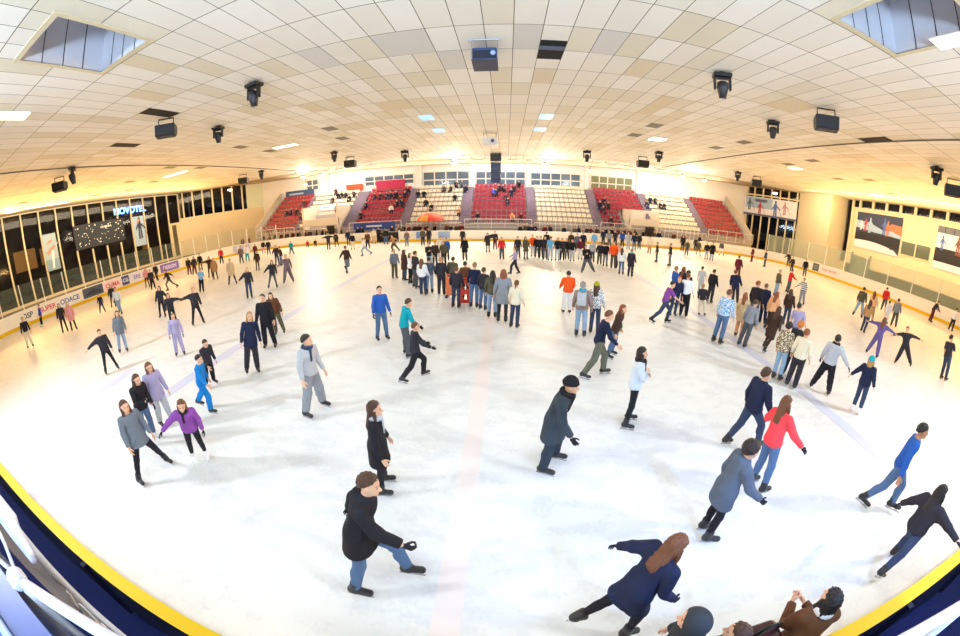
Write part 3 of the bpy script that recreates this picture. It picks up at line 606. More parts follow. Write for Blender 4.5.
def chamfer(p0, d, s0, s1, z0, z1, th=.3):
    M = Matrix((d, Vector((-d.y, d.x, 0)), Vector((0, 0, 1)))).transposed().to_4x4(); M.translation = p0; return MB().box(s0, s1, 0, th, z0, z1, M=M)
pL = Vector((XL, 37.3, 0)); struct('wall_left_corner', chamfer(pL, fd, 0, fl, 0, 5.6), CREAM); struct('window_2', chamfer(pL, fd, 0, fl - 2.6, 5.6, ZC, .12), NIGHT)
struct('wall_left_corner_end', chamfer(pL, fd, fl - 2.6, fl, 5.6, ZC), mat('green_lit_wall', 'e4ecd0', .7))  # the bright greenish light on this wall end is put into its colour
for k in range(7): struct('trim_mullion', chamfer(pL, fd, .7 + 1.55 * k - .12, .7 + 1.55 * k + .12, 5.5, ZC, -.12), CREAM)
e = struct('door_1', MB().box(XL - .02, XL + .08, 35.2, 37.2, .25, 5.1), CREAM); MB().box(XL + .08, XL + .1, 35.5, 36.3, .3, 4.8).build('door_glass', NIGHT, e)
struct('wall_back', MB().box(-37.3, 36.5, YB, YB + .3, 0, ZC + .1), mat('back_wall_white', 'eef0f0', .7, 0, .06, 2, var=.03))
# right: chamfer, block, recess, panelled wall
pR = Vector((41.4, 40.4, 0)); rd = Vector((35.5 - 41.4, YB - 40.4, 0)); rl = rd.length; rd.normalize()
Mr = Matrix((-rd, Vector((-rd.y, rd.x, 0)) * 1.0, Vector((0, 0, 1)))).transposed().to_4x4()
def cham_r(s0, s1, z0, z1, d0, d1):
    # s measured from the block towards the back wall, d into the hall
    n = Vector((-rd.y, rd.x, 0)); n = n if n.y < 0 else -n; M = Matrix((rd, n, Vector((0, 0, 1)))).transposed().to_4x4(); M.translation = pR; return MB().box(s0, s1, d0, d1, z0, z1, M=M), M
mb, _ = cham_r(0, rl, 8.1, 8.3, -.2, 0); struct('wall_right_corner', mb, CREAM)
mb, _ = cham_r(-.4, rl, 0, ZC, -.5, -.4); struct('window_3', mb, NIGHT)
for k in range(7): mb, _ = cham_r(.2 + 1.28 * k, .42 + 1.28 * k, 0, ZC, -.35, -.1); struct('trim_mullion', mb, CREAM)
struct('wall_right_block', MB().box(41.4, 45.2, 34.3, 40.4, 0, ZC + .1), CREAM)
struct('wall_right', MB().box(XR, XR + .3, -12, 33, 0, 8.3).box(XR, XR + .3, -12, 34.5, 0, 1.2), CREAM)
struct('window_4', MB().quad((XR + .2, -12, .1), (XR + .2, 40, .1), (XR + .2, 40, ZC), (XR + .2, -12, ZC)), NIGHT)
struct('trim_mullion', MB().box(XR - .1, XR + .15, 34.9, 35.25, 0, ZC), CREAM); struct('trim_mullion', MB().box(XR - .06, XR + .15, 33.0, 33.35, 0, ZC), CREAM)
for k in range(13): y = 32.0 - 2.05 * k; struct('trim_mullion', MB().box(XR - .05, XR + .2, y - .17, y + .17, 8.3, ZC), CREAM)
struct('trim_panel_edge', MB().box(XR - .14, XR, -12, 33, 8.22, 8.42).box(XR - .14, XR, 32.8, 33, 3.2, 8.3), CREAM)
w5 = struct('window_5', MB().box(XR - .06, XR - .02, 21.2, 25.0, 3.95, 5.4), glass('grey_green_glass', '6c7460', .1, .1)); MB().box(XR - .1, XR - .01, 23.0, 23.15, 3.95, 5.4).box(XR - .1, XR - .01, 21.1, 25.1, 3.85, 3.97).box(XR - .1, XR - .01, 21.1, 25.1, 5.38, 5.5).build('window_frame', CREAM, w5)
d2 = empty('door_2', (37.0, 25.4, 0), '', ''); del d2['label']; del d2['category']; d2['kind'] = 'structure'
for k in range(2): MB().box(0, .06, -1.15 + 1.2 * k, -.05 + 1.2 * k, 0, 2.5).build('door_leaf', mat('blue_green_door', '5c8078', .4), d2); MB().box(-.04, 0, -1.15 + 1.2 * k, -.05 + 1.2 * k, 1.0, 1.1).build('push_bar', GREYM, d2)
MB().box(-.06, .1, -1.3, -1.16, 0, 3.0).box(-.06, .1, 1.16, 1.3, 0, 3.0).box(-.06, .1, -1.3, 1.3, 2.52, 2.7).build('door_frame', mat('dark_green_frame', '3c5450', .5), d2)
# ---------------------------------------------------------------- pictures on the walls
def figure_patch(mb, x, y, h, mi, arms=1):
    # a small skater silhouette as flat printed shapes (u along the picture, v up)
    w = h * .2
    mb.append(([(x + .9 * w, y + .62 * h), (x + 1.0 * w, y + .6 * h), (x + 2.3 * w, y + .04 * h), (x + 2.15 * w, y + .02 * h)], mi))
    mb.append(([(x - 1.1 * w, y + .5 * h), (x - .3 * w, y + .78 * h), (x - .3 * w, y + .62 * h), (x - 1.0 * w, y + .4 * h)], mi))
    for (a, b_, c, d) in ((-.5, .5, .45, .8), (-.55, -.05, 0, .46), (.1, .6, .02, .46)): mb.append(([(x + a * w, y + c * h), (x + b_ * w, y + c * h), (x + (b_ * .8) * w, y + d * h), (x + (a * .8) * w, y + d * h)], mi))
    mb.append(([(x + .35 * w * math.cos(t), y + .89 * h + .1 * h * math.sin(t)) for t in [k * math.pi / 4 for k in range(8)]], mi))
    if arms: mb.append(([(x + .4 * w, y + .72 * h), (x + 1.6 * w, y + .5 * h), (x + 1.6 * w, y + .42 * h), (x + .4 * w, y + .6 * h)], mi))
def picture(name, label, cat, p0, u, size, mats, shapes, th=.05, frame=None):
    # flat board: p0 lower corner, u along; shapes: list of (polygon in metres, material index), layered
    u = Vector(u).normalized(); up = Vector((0, 0, 1)); n = u.cross(up); W, H = size; p0 = Vector(p0); e = empty(name, p0 + u * W / 2, label, cat); inv = Matrix.Translation(-(p0 + u * W / 2))
    P = lambda a, b_, d: tuple(p0 + u * a + up * b_ + n * d)
    V = [P(0, 0, 0), P(W, 0, 0), P(W, H, 0), P(0, H, 0), P(0, 0, th), P(W, 0, th), P(W, H, th), P(0, H, th)]
    MB().add(V, [(3, 2, 1, 0), (4, 5, 6, 7), (0, 1, 5, 4), (1, 2, 6, 5), (2, 3, 7, 6), (3, 0, 4, 7)]).build('board', mats[0], e).matrix_parent_inverse = inv
    if shapes:
        m = MB()
        for i, (poly, mi) in enumerate(shapes): m.add([P(a, b_, th + .002 + .0006 * i) for a, b_ in poly], [tuple(range(len(poly)))], mi - 1)
        m.build('printed_picture', mats[1:], e).matrix_parent_inverse = inv
    return e
def rect(a, b_, c, d): return [(a, c), (b_, c), (b_, d), (a, d)]
DKP = mat('poster_dark_blue', '283050', .5); WHP = mat('poster_white', 'eceaf0', .5); RDP = mat('poster_red', 'b03a44', .5); BLP = mat('poster_blue', '4a6ab0', .5); BKP = mat('poster_black', '201c22', .5); BRP = mat('poster_brown', '7a4a3c', .5); ORP = mat('poster_orange', 'c87850', .5); LBP = mat('poster_pale_blue', 'a8c0d8', .5)
arc = [(0, 0), (0, .95)] + [(6.9 * t, .95 + .15 * math.sin(t * 3.1) - 1.0 * t * t * .55) for t in [k / 10 for k in range(1, 10)]] + [(6.9, .1), (6.9, 0)]
sh = [(rect(0, 6.9, 2.1, 4.4), 1), ([(0, 2.5), (2.6, 2.2), (6.9, 2.0), (6.9, 2.8), (4.2, 2.6), (2.2, 3.2), (0, 3.4)], 7), ([(4.6, 2.9), (6.9, 2.3), (6.9, 3.4), (5.4, 3.5)], 6), (rect(0, 6.9, .7, 2.0), 3), (arc, 2)]
figure_patch(sh, 1.5, 2.1, 1.6, 4); figure_patch(sh, 2.2, 2.0, 1.9, 7); figure_patch(sh, .8, 2.2, 1.2, 2); figure_patch(sh, 4.4, 2.1, 2.0, 5); figure_patch(sh, 4.9, 2.0, 1.8, 6); sh.append(([(5.6, .55), (5.8, .55), (5.8, .8), (5.6, .8)], 3))
picture('poster', 'large poster of ice hockey players on dark blue, on the right wall', 'poster', (XR - .05, 32.2, 3.5), (0, -1, 0), (6.9, 4.4), [DKP, DKP, WHP, BKP, RDP, BLP, ORP, LBP], sh)
sh = [(rect(0, 7, 3.6, 4.3), 6), (rect(0, 7, 2.1, 3.6), 1), (rect(0, 7, .7, 2.1), 2), ([(0, 0), (7, 0), (7, .4), (3, .65), (0, .7)], 1)]
for k in range(6): sh.append((rect(.9 + k * 1.1, .98 + k * 1.1, 3.6, 4.3), 2))
figure_patch(sh, .8, 1.9, 1.5, 5); figure_patch(sh, 2.7, 1.7, 1.9, 4); figure_patch(sh, 3.1, 1.7, 1.4, 3)
picture('poster', 'white poster of a player and brown horse-like figure, cut by right edge', 'poster', (XR - .05, 20.6, 3.5), (0, -1, 0), (7, 4.3), [WHP, WHP, BKP, RDP, BRP, BLP, mat('poster_grey', '6a7078', .5)], sh)['label'] = 'white poster with two skating figures cut by the right edge of the view'
n = Vector((-rd.y, rd.x, 0)); n = n if n.y < 0 else -n
pB = pR + rd * rl + n * .1; sh = [(rect(.2, 4.2, 1.1, 2.6), 6), (rect(1.6, 3.4, 2.0, 2.4), 1), (rect(0, 7.9, 0, .28), 1)]
figure_patch(sh, .8, .7, 1.8, 1); figure_patch(sh, 2.4, .3, 1.8, 3); figure_patch(sh, 4.7, .1, 2.4, 4); figure_patch(sh, 6.1, .6, 1.9, 5)
picture('wall_banner', 'long white banner of ice hockey players on the right corner glazing', 'banner', (pB.x, pB.y, 5.2), -rd, (7.9, 2.7), [WHP, mat('poster_steel', '5a6480', .5), BKP, RDP, BLP, mat('poster_rose', 'c08a98', .5), LBP], sh)
PLP = mat('banner_aqua', '88a4b4', .5); SKINP = mat('poster_skin', 'c09078', .5)
sh = [(rect(0, 1.7, 1.2, 3.9), 1), ([(.2, 2.0), (1.3, 2.7), (1.5, 2.5), (.5, 1.7)], 2), ([(.3, 2.8), (.7, 3.2), (1.2, 3.3), (1.1, 3.0)], 2), ([(.7, .2), (.95, .2), (1.2, 2.0), (.9, 2.2)], 3)]
picture('wall_banner', 'tall pale aqua banner with a swimmer hanging in the left glazing', 'banner', (XL + .14, 15.95, 2.7), (0, 1, 0), (1.7, 3.95), [PLP, mat('banner_pale', 'a6bcc4', .5), SKINP, WHP], sh)
sh = []; figure_patch(sh, 1.0, .9, 2.9, 1); sh.append(([(.5, 3.0), (.9, 3.6), (1.1, 3.5), (.8, 2.9)], 2))
picture('wall_banner', 'tall pale blue banner with a dark skater in the left glazing', 'banner', (XL + .14, 28.75, 2.9), (0, 1, 0), (1.8, 3.9), [LBP, DKP, SKINP], sh)
e = picture('notice_board', 'big dark grey board speckled with lights on the left glazing', 'board', (XL + .12, 20.0, 4.1), (0, 1, 0), (7.3, 2.8), [mat('notice_slate', '2a303a', .6, 0, .1, 3)], [])
SPK = mat('speck_light', 'e8e4d0', .5, emit='fff2d0', es=1.0); mb = MB(); rs = random.Random(4)
for k in range(60): y = 20.3 + rs.random() * 6.7; z = 4.3 + rs.random() * 2.4; r = .03 + rs.random() * .03; mb.box(XL + .17, XL + .185, y - r, y + r, z - r, z + r)
mb.build('light_speck', SPK, e, kind='stuff').matrix_parent_inverse = Matrix.Translation(-e.location)
o = text('lettering', 'LES PATINS', .32, basis((XL + .19, 24.6, 6.2), (0, 1, 0)), SPK, e, .004); o.matrix_parent_inverse = Matrix.Translation(-e.location)
# the street outside the left glazing
struct('wall_street', MB().box(-75, -74.5, -10, 60, 0, 16), mat('street_facade', '5a4632', .8, 0, .2, .6, var=.4))
hs = empty('lit_sign', (-50.2, 30.6, 8.0), 'glowing blue letters NOVOTEL outside the left glazing', 'sign'); MB().box(-.2, -.06, -2.6, 2.6, -.65, .65).build('back_panel', mat('sign_back', '10163a', .5), hs)
text('lettering', 'NOVOTEL', 1.18, basis((0, 0, 0), (0, 1, 0)), mat('sign_blue_glow', '6a9aff', .5, emit='5a90ff', es=14), hs, .05, 0, .03)
WIN = mat('street_window_glow', 'c09050', .5, emit='b87c38', es=.55); GRN = mat('street_sign_green', 'a0b040', .5, emit='b0b030', es=2.0)
for k, (y, z, a, b_, m, lab) in enumerate([(14, 4.6, 1.6, 1.3, WIN, 'lit shop window seen through the glazing at far left'), (17, 4.5, 1.3, 1.1, WIN, 'second lit shop window left of the aqua banner'), (48, 2.2, 1.0, .8, GRN, 'yellow green lit sign seen low through the glazing'), (40, 2.2, .5, .5, WIN, 'small amber street lamp box through the left glazing')]):
    w = empty('street_window', (-62 if k > 1 else -58, y * (1.2 if k < 2 else 1.0), z), lab, 'window' if k < 2 else 'sign'); MB().box(-.1, .1, -a, a, -b_, b_).build('lit_pane', m, w); MB().box(-.12, .12, -a - .1, a + .1, b_, b_ + .1).box(-.12, .12, -a - .1, a + .1, -b_ - .1, -b_).build('surround', DARK, w)
# ---------------------------------------------------------------- the stand
SECT = [('red', -32.6, -27.2), ('white', -26.5, -19.9), ('red', -18.1, -12.4), ('white', -11.2, -5.4), ('red', -4.0, 2.4), ('white', 3.6, 10.1), ('red', 11.3, 17.2), ('white', 18.4, 24.3), ('red', 25.5, 31.2)]
NR, DY, DZ, YS, ZS = 8, .80, .565, 39.4, 1.75
stand = empty('grandstand', (0, YS, 0), 'stepped concrete stand of red and white seat blocks behind the far boards', 'stand'); inv = Matrix.Translation((0, -YS, 0))
VOM = [(-25.2, -20.0, 4), (14.2, 17.9, 3)]
mb = MB(); prof = [(YS - .35, 0), (YS - .35, ZS)]
for k in range(NR): prof += [(YS + DY * k + (.0 if k else 0), ZS + DZ * k), (YS + DY * (k + 1), ZS + DZ * k)]
prof += [(YS + DY * NR, ZS + DZ * (NR - 1) + .3), (YB - .02, ZS + DZ * (NR - 1) + .3)]
V = [(x, y, z) for x in (-33.2, 31.8) for y, z in prof]; n_ = len(prof); mb.add(V, [(i, i + 1, n_ + i + 1, n_ + i) for i in range(n_ - 1)])
for b0 in (0, n_): mb.add([V[b0 + i] for i in range(n_)] + [(V[b0][0], YB - .02, 0)], [tuple(range(n_ + 1))])
mb.build('terrace', CONC, stand).matrix_parent_inverse = inv
for i in range(len(SECT) - 1):
    x0, x1 = SECT[i][2] + .12, SECT[i + 1][1] - .12; mb = MB()
    for k in range(NR * 2): mb.box(x0, x1, YS + DY * k / 2 - .3, YS + DY * (k + 1) / 2 - .3, ZS + DZ * (k - 1) / 2 - .15, ZS + DZ * k / 2 + .16)
    mb.build('stair', STEPC, stand).matrix_parent_inverse = inv
for x0, x1, n in VOM:                                                # white walled entries cut into the seats
    zt = ZS + DZ * n + .5; mb = MB().box(x0, x0 + .25, YS - .6, YS + DY * n, 0, zt).box(x1 - .25, x1, YS - .6, YS + DY * n, 0, zt).box(x0, x1, YS + DY * n - .2, YS + DY * n, 1.9, zt).box(x0, x1, YS - .62, YS - .4, 2.2, ZS + 1.25)
    mb.build('entry_wall', mat('entry_white', 'e6dcc8', .6), stand).matrix_parent_inverse = inv
    MB().box(x1 - 1.7, x1 - .6, YS - .66, YS - .63, .2, 2.1).build('entry_door', mat('entry_dark', '2a2624', .7), stand).matrix_parent_inverse = inv
picture('wall_sign', 'white sign board with faint print above the left stand entry', 'sign', (-24.6, YS + DY * 4 - .24, 4.0), (1, 0, 0), (4.3, .75), [WHP, LBP], [(rect(.5, 1.5, .25, .5), 1), (rect(2.6, 3.8, .2, .55), 1)])
for i, (x0, x1) in enumerate(((-33.4, -33.2), (31.8, 32.0))):
    mb = MB(); mb.add([(x, y, z) for x in (x0, x1) for y, z in ((YS - .4, 0), (YS - .4, ZS + .8), (YB - .02, ZS + DZ * NR + 1.0), (YB - .02, 0))], [(0, 1, 2, 3), (7, 6, 5, 4), (0, 4, 5, 1), (1, 5, 6, 2), (2, 6, 7, 3)])
    mb.build('side_wall', mat('side_wall_beige', 'cabda6', .7), stand).matrix_parent_inverse = inv
def seat_mesh(nm):
    m = MB(); m.box(-.25, .25, -.22, .2, .38, .42).box(-.25, .25, .17, .22, .40, .80).box(-.03, .03, -.05, .05, 0, .38); return m.mesh(nm)
SM = {}
for c, hx in (('red', 'a8283e'), ('white', 'e8e0cc')): SM[c] = seat_mesh(c + '_seat'); SM[c].materials.append(mat('seat_' + c, hx, .45))
spots = {'red': [], 'white': []}
for c, x0, x1 in SECT:
    n = int((x1 - x0) / .55)
    for k in range(NR):
        for i in range(n):
            x = x0 + (x1 - x0) * (i + .5) / n; y = YS + DY * k + .42; z = ZS + DZ * k
            if any(a - .3 < x < b_ + .3 and k < m_ for a, b_, m_ in VOM): continue
            spots[c].append((x, y, z))
near = sorted([(p[0] ** 2 + p[1] ** 2 + (p[2] - 4) ** 2, c, p) for c in spots for p in spots[c]])
for c in spots:
    first = [p for _, k, p in near[:300] if k == c]; spots[c] = first + [p for _, k, p in near[300:] if k == c]; nf = len(first)
    for p in first:
        o = obj('stadium_seat', SM[c], None, None, p); tag(o, '%s plastic seat fixed in rows on the far stand' % c, 'seat', '%s seats of the far stand' % c)
    if len(spots[c]) > nf:
        mb = MB()
        for x, y, z in spots[c][nf:]: mb.box(x - .25, x + .25, y - .22, y + .2, z + .38, z + .42).box(x - .25, x + .25, y + .17, y + .22, z + .40, z + .80).box(x - .03, x + .03, y - .05, y + .05, z, z + .38)
        o = mb.build('stadium_seats', mat('seat_' + c, '', .45)); tag(o, '%s plastic seats in the outermost rows of the far stand' % c, 'seats', kind='stuff')
# rails before the stand, upstairs banners, pillars, gallery windows
def rail(x0, x1, y, z0, h, label, step=1.45):
    e = empty('guard_rail', ((x0 + x1) / 2, y, z0), label, 'railing'); inv = Matrix.Translation((-(x0 + x1) / 2, -y, -z0)); n = max(1, round((x1 - x0) / step))
    for i in range(n + 1): x = x0 + (x1 - x0) * i / n; MB().box(x - .03, x + .03, y - .03, y + .03, z0, z0 + h).build('post', WHITE, e).matrix_parent_inverse = inv
    for nm, zz, r in (('top_rail', z0 + h, .035), ('mid_rail', z0 + h * .5, .018), ('low_rail', z0 + .12, .025)): MB().tube([(x0, y, zz), (x1, y, zz)], r, 8).build(nm, WHITE, e).matrix_parent_inverse = inv
rail(-4.6, 2.9, YS - .55, 1.2, 1.05, 'white railing in front of the middle red seats'); rail(-33, -26.6, YS - .55, 1.2, 1.05, 'white railing in front of the leftmost red seats'); rail(-18.6, -12, YS - .55, 1.2, 1.05, 'white railing in front of the red seats left of centre')
rail(24.9, 32, YS - .55, 1.2, 1.3, 'white railing in front of the rightmost red seats'); rail(10.8, 14, YS - .55, 1.2, 1.05, 'short white railing in front of the red seats right of centre'); rail(3.2, 10.4, YS - .55, .9, 1.0, 'white railing with many bars before the white seats right of centre', .6); rail(-11.4, -5, YS - .55, .9, 1.0, 'white railing before the white seats left of centre', .6); rail(18.2, 24.6, YS - .55, .9, 1.0, 'white railing before the white seats far right', .6)
picture('cloth_banner', 'blue banner on the rail above the leftmost red seats', 'banner', (-32.3, 45.75, 6.35), (1, 0, 0), (5.0, .95), [mat('banner_blue', '345080', .7), LBP], [(rect(.6, 3.2, .35, .6), 1)])
picture('cloth_banner', 'crimson banner above the red seats left of centre', 'banner', (-17.5, 45.75, 6.35), (1, 0, 0), (4.1, 1.15), [mat('banner_crimson', 'b02050', .7)], [])
picture('cloth_banner', 'orange red banner behind the spectators on the left white seats', 'banner', (-22.0, 45.75, 6.4), (1, 0, 0), (2.5, .9), [mat('banner_orange', 'c8502c', .7)], [])
picture('cloth_banner', 'blue banner with white print along the far boards by the gate', 'banner', (-17.9, YS - .68, 1.35), (1, 0, 0), (5.2, .8), [mat('banner_royal', '3450a0', .7), WHP], [(rect(1.6, 3.6, .3, .5), 1)])
for x in (-11.3, -4.5, 2.85, 10.45, -24.9, 17.6): struct('trim_pillar', MB().box(x - .2, x + .2, YB - .32, YB, ZS + DZ * (NR - 1) + .32, ZC - .04), WHITE)
PANE = mat('gallery_glass', '56687c', .12, 0, 0); PANEG = mat('gallery_glass_green', '7a8060', .15)
def gallery(n, x0, x1, z0, z1, cols, m):
    w = struct('window_%d' % n, MB().box(x0, x1, YB - .06, YB - .03, z0, z1), m); f = MB()
    for i in range(cols + 1): x = x0 + (x1 - x0) * i / cols; f.box(x - .07, x + .07, YB - .12, YB - .05, z0, z1)
    for z in (z0, z0 + (z1 - z0) * .46, z1): f.box(x0 - .07, x1 + .07, YB - .12, YB - .05, z - .07, z + .07)
    f.build('window_frame', WHITE, w)
gallery(6, -10.9, -4.8, 6.25, 8.3, 4, PANE); gallery(7, -3.9, 2.5, 6.4, 8.2, 5, PANE); gallery(8, 3.2, 9.7, 6.4, 8.1, 5, PANE); gallery(9, 11.1, 16.9, 6.3, 8.1, 5, PANEG); gallery(10, -28.6, -26.6, 7.1, 8.6, 2, PANE); gallery(11, -19.2, -12.2, 6.9, 8.2, 5, PANE)
# spectators' umbrella stall
u = empty('parasol', (-8.3, 38.0, 0), 'red and orange parasol above the far boards left of centre', 'parasol'); MB().tube([(0, 0, 0), (0, 0, 3.0)], .03, 8).build('pole', WHITE, u)
mb = MB(); prof = [(1.55 * math.sin(t), 2.1 + .95 * math.cos(t)) for t in [k * 1.45 / 6 for k in range(7)]]; mb.lathe([(max(r, .01), z) for r, z in prof], 16); o = mb.build('canopy', [mat('parasol_red', 'd8402c', .7), mat('parasol_orange', 'e09a40', .7)], u, smooth=True)
o.data.polygons.foreach_set('material_index', [1 if (i // 2) % 4 == 1 and i > 48 else 0 for i in range(len(o.data.polygons))])
o = MB().box(-.5, .5, -.5, .5, 0, .08).build('base', CONC, u)
# ---------------------------------------------------------------- ceiling fittings
def mover(x, y, s, label, yaw=0):
    s *= .78
    e = empty('stage_light', (x, y, ZC - .01), label, 'lamp', None, yaw); BK = DARK
    MB().box(-.42 * s, .42 * s, -.28 * s, .28 * s, -.26 * s, -.08 * s).build('base', BK, e, bevel=.04 * s); MB().box(-.09, .09, -.09, .09, -.1 * s, 0).build('clamp', BK, e)
    MB().box(-.40 * s, -.30 * s, -.12 * s, .12 * s, -.85 * s, -.26 * s).box(.30 * s, .40 * s, -.12 * s, .12 * s, -.85 * s, -.26 * s).box(-.40 * s, .40 * s, -.12 * s, .12 * s, -.34 * s, -.26 * s).build('yoke', BK, e, bevel=.03 * s)
    M = Matrix.Rotation(R(12), 4, 'X'); h = MB().lathe([(.01, -.38 * s), (.17 * s, -.36 * s), (.20 * s, -.2 * s), (.27 * s, .1 * s), (.25 * s, .34 * s), (.12 * s, .42 * s), (.01, .42 * s)], 16, (0, 0, -.86 * s), M=M).build('head', mat('stage_light_head', '24242c', .4, .1), e, smooth=True)
    MB().lathe([(.01, -.385 * s), (.15 * s, -.385 * s), (.15 * s, -.36 * s)], 16, (0, 0, -.86 * s), M=M).build('lens', mat('lens_glass', '506080', .1), h)
def wedge(x, y, s, label, yaw=0):
    s *= .86
    e = empty('flood_light', (x, y, ZC - .07), label, 'lamp', None, yaw)
    MB().tube([(-.42 * s, 0, -.55 * s), (-.42 * s, 0, -.02), (.42 * s, 0, -.02), (.42 * s, 0, -.55 * s)], .04 * s, 8).build('bracket', DARK, e)
    mb = MB(); mb.add([(a * .55 * s, b_ * s, c * s) for a in (-1, 1) for b_, c in ((-.30, -.42), (.34, -.36), (.30, -.95), (-.12, -1.05), (-.34, -.80))], [(0, 1, 2, 3, 4), (9, 8, 7, 6, 5), (0, 5, 6, 1), (1, 6, 7, 2), (2, 7, 8, 3), (3, 8, 9, 4), (4, 9, 5, 0)]); h = mb.build('housing', DARK, e, bevel=.03)
    mb = MB(); mb.add([(a * .47 * s, b_ * s, c * s) for a in (-1, 1) for b_, c in ((.24, -.965), (-.08, -1.04))], [(0, 1, 3, 2)]); mb.v = [(x_, y_, z_ - .012) for x_, y_, z_ in mb.v]; mb.build('front_glass', mat('flood_glass', '3a3c44', .15), h)
for x, y, s, lab in [(-9.09, 10.92, 1.0, 'black moving head stage light, nearest one left of the projector'), (7.43, 11.04, 1.0, 'black moving head stage light, nearest one right of the projector'), (-14.76, 14.7, .95, 'black moving head stage light right of the left wedge flood'), (12.92, 14.69, .95, 'black moving head stage light left of the right wedge flood'),
                     (-9.4, 32.36, 1.15, 'distant moving head stage light left of the hanging speaker column'), (7.47, 32.59, 1.15, 'distant moving head stage light right of the hanging speaker column'), (-14.94, 28.8, 1.0, 'distant moving head stage light above the left white seats'), (13.12, 29.2, 1.0, 'distant moving head stage light above the red seats right of centre'),
                     (-25.48, 11.26, 1.1, 'moving head stage light beside the far left wedge flood'), (24.47, 33.26, 1.1, 'distant moving head stage light above the rightmost red seats'), (23.67, 11.41, 1.1, 'moving head stage light by the right edge of the view'), (-26.52, 32.94, 1.1, 'distant moving head stage light above the leftmost red seats')]:
    mover(x, y, s, lab, R(random.uniform(-30, 30)))
for x, y, s, lab, yw in [(-14.63, 11.12, 1.0, 'black wedge flood light on a bracket, left half of the ceiling', 215), (12.76, 11.08, 1.05, 'black wedge flood light on a bracket, right half of the ceiling', 145), (-15.25, 32.8, 1.2, 'distant black wedge flood above the left white seats', 180), (13.18, 33.09, 1.2, 'distant black wedge flood above the red seats right of centre', 180),
                         (-28.19, 11.4, 1.1, 'black wedge flood light near the left edge of the ceiling', 215), (27.78, 34.05, 1.2, 'distant black wedge flood at the far right corner', 150), (26.73, 11.59, 1.2, 'black wedge flood light cut by the right edge', 120), (-29.5, 33.22, 1.2, 'distant black wedge flood at the far left corner', 200)]:
    wedge(x, y, s, lab, R(yw))
e = empty('projector', (-.62, 11.3, ZC), 'dark blue projector box in a ceiling opening on a white frame', 'projector')
BLUD = mat('projector_blue', '35507e', .4); MB().box(-.40, .36, -.55, .35, -.62, -.2).build('case', BLUD, e, bevel=.03); MB().box(-.38, .34, -.6, -.55, -.58, -.32).build('front_panel', mat('projector_front', '1c2438', .4), e); MB().tube([(.24, -.62, -.42), (.24, -.5, -.42)], .08, 14).build('lens', mat('projector_lens', '9ab0d0', .1), e)
MB().box(-.42, .38, -.63, .4, -.66, -.635).build('tray', mat('projector_tray', '28324c', .5), e); MB().tube([(-.42, -.6, -.64), (-.42, -.6, 0)], .018, 6).tube([(.38, -.6, -.64), (.38, -.6, 0)], .018, 6).tube([(-.5, -.75, -.03), (.5, -.75, -.03)], .03, 6).build('hanger', GREYM, e)
e = empty('ceiling_opening', (1.42, 11.4, ZC), 'missing ceiling tile showing a dark blue beam', 'opening'); a, b_, c, d = cell(1.33, 11.0); MB().box(a - 1.42, b_ - 1.42, -.8, .72, -.01, .004).build('hole', HOLE, e); MB().box(a - 1.42, b_ - 1.42, -.4, -.1, -.03, -.012).build('beam', mat('opening_beam', '2c4a6c', .5), e)
e = empty('hanging_projector', (-1.17, 25.9, ZC), 'small white projector hanging on two rods above the far rink', 'projector'); MB().box(-.55, .55, -.4, .4, -.95, -.35).build('case', WHITE, e, bevel=.04); MB().tube([(.2, -.42, -.65), (.2, -.38, -.65)], .13, 14).build('lens', BLUD, e); MB().tube([(-.45, 0, -.4), (-.45, 0, 0)], .02, 6).build('rod', DARK, e); MB().tube([(.45, 0, -.4), (.45, 0, 0)], .02, 6).build('rod', DARK, e)
e = empty('speaker_column', (-1.05, 36.6, ZC), 'tall dark blue speaker column hanging before the middle red seats', 'speaker')
MB().box(-.56, .56, -.45, .45, -.9, -.1).build('top_frame', mat('speaker_frame', '22242c', .5), e)
for k in range(6): MB().box(-.52, .52, -.4 + .015 * k, .35 + .015 * k, -1.0 - .36 * (k + 1), -1.02 - .36 * k).build('speaker_box', mat('speaker_blue', '3c4a74', .5), e, bevel=.03)
MB().tube([(-.4, 0, -.12), (-.4, 0, 0)], .03, 6).tube([(.4, 0, -.12), (.4, 0, 0)], .03, 6).build('chain', DARK, e)
GLOW = mat('lamp_glow', 'fff6dc', .5, emit='fff0cc', es=18); GLOWC = mat('panel_glow', 'a8d8f8', .5, emit='78c0f8', es=.9); GLOWW = mat('strip_glow', 'fff4dc', .5, emit='fff0d0', es=5)
for x, y, z, r, lab in [(-26.5, 41.8, 8.75, .34, 'glaring floodlight above the leftmost red seats'), (-24.5, 43.0, 8.8, .36, 'glaring floodlight between the two left seat blocks'), (-27.3, 43.6, 7.9, .22, 'small warm lamp below the leftmost floodlight'), (-6.2, 42.1, 8.95, .42, 'oval floodlight left of the speaker column'), (4.7, 42.9, 8.95, .36, 'oval floodlight right of the speaker column'),
                        (22.2, 41.9, 8.8, .36, 'glaring floodlight above the right white seats'), (25.9, 42.6, 8.75, .36, 'glaring floodlight above the rightmost red seats'), (37.0, 41.0, 8.6, .36, 'glaring floodlight over the right corner banner'), (-39.6, 41.4, 8.7, .34, 'glaring floodlight at the left corner glazing'), (10.5, 44.0, 8.6, .22, 'small amber lamp above the gallery windows')]:
    e = empty('floodlight', (x, y, z), lab, 'lamp'); MB().tube([(0, 0, r * .7), (0, 0, ZC - z)], .03, 6).build('stem', DARK, e)
    MB().lathe([(.01, r * .75), (r * .6, r * .7), (r * 1.0, r * .1), (r * 1.04, 0)], 16).build('reflector', GREYM, e, smooth=True); MB().lathe([(r * .98, 0), (r * .8, -r * .3), (r * .4, -r * .5), (.01, -r * .55)], 16).build('bulb', GLOW, e, smooth=True)
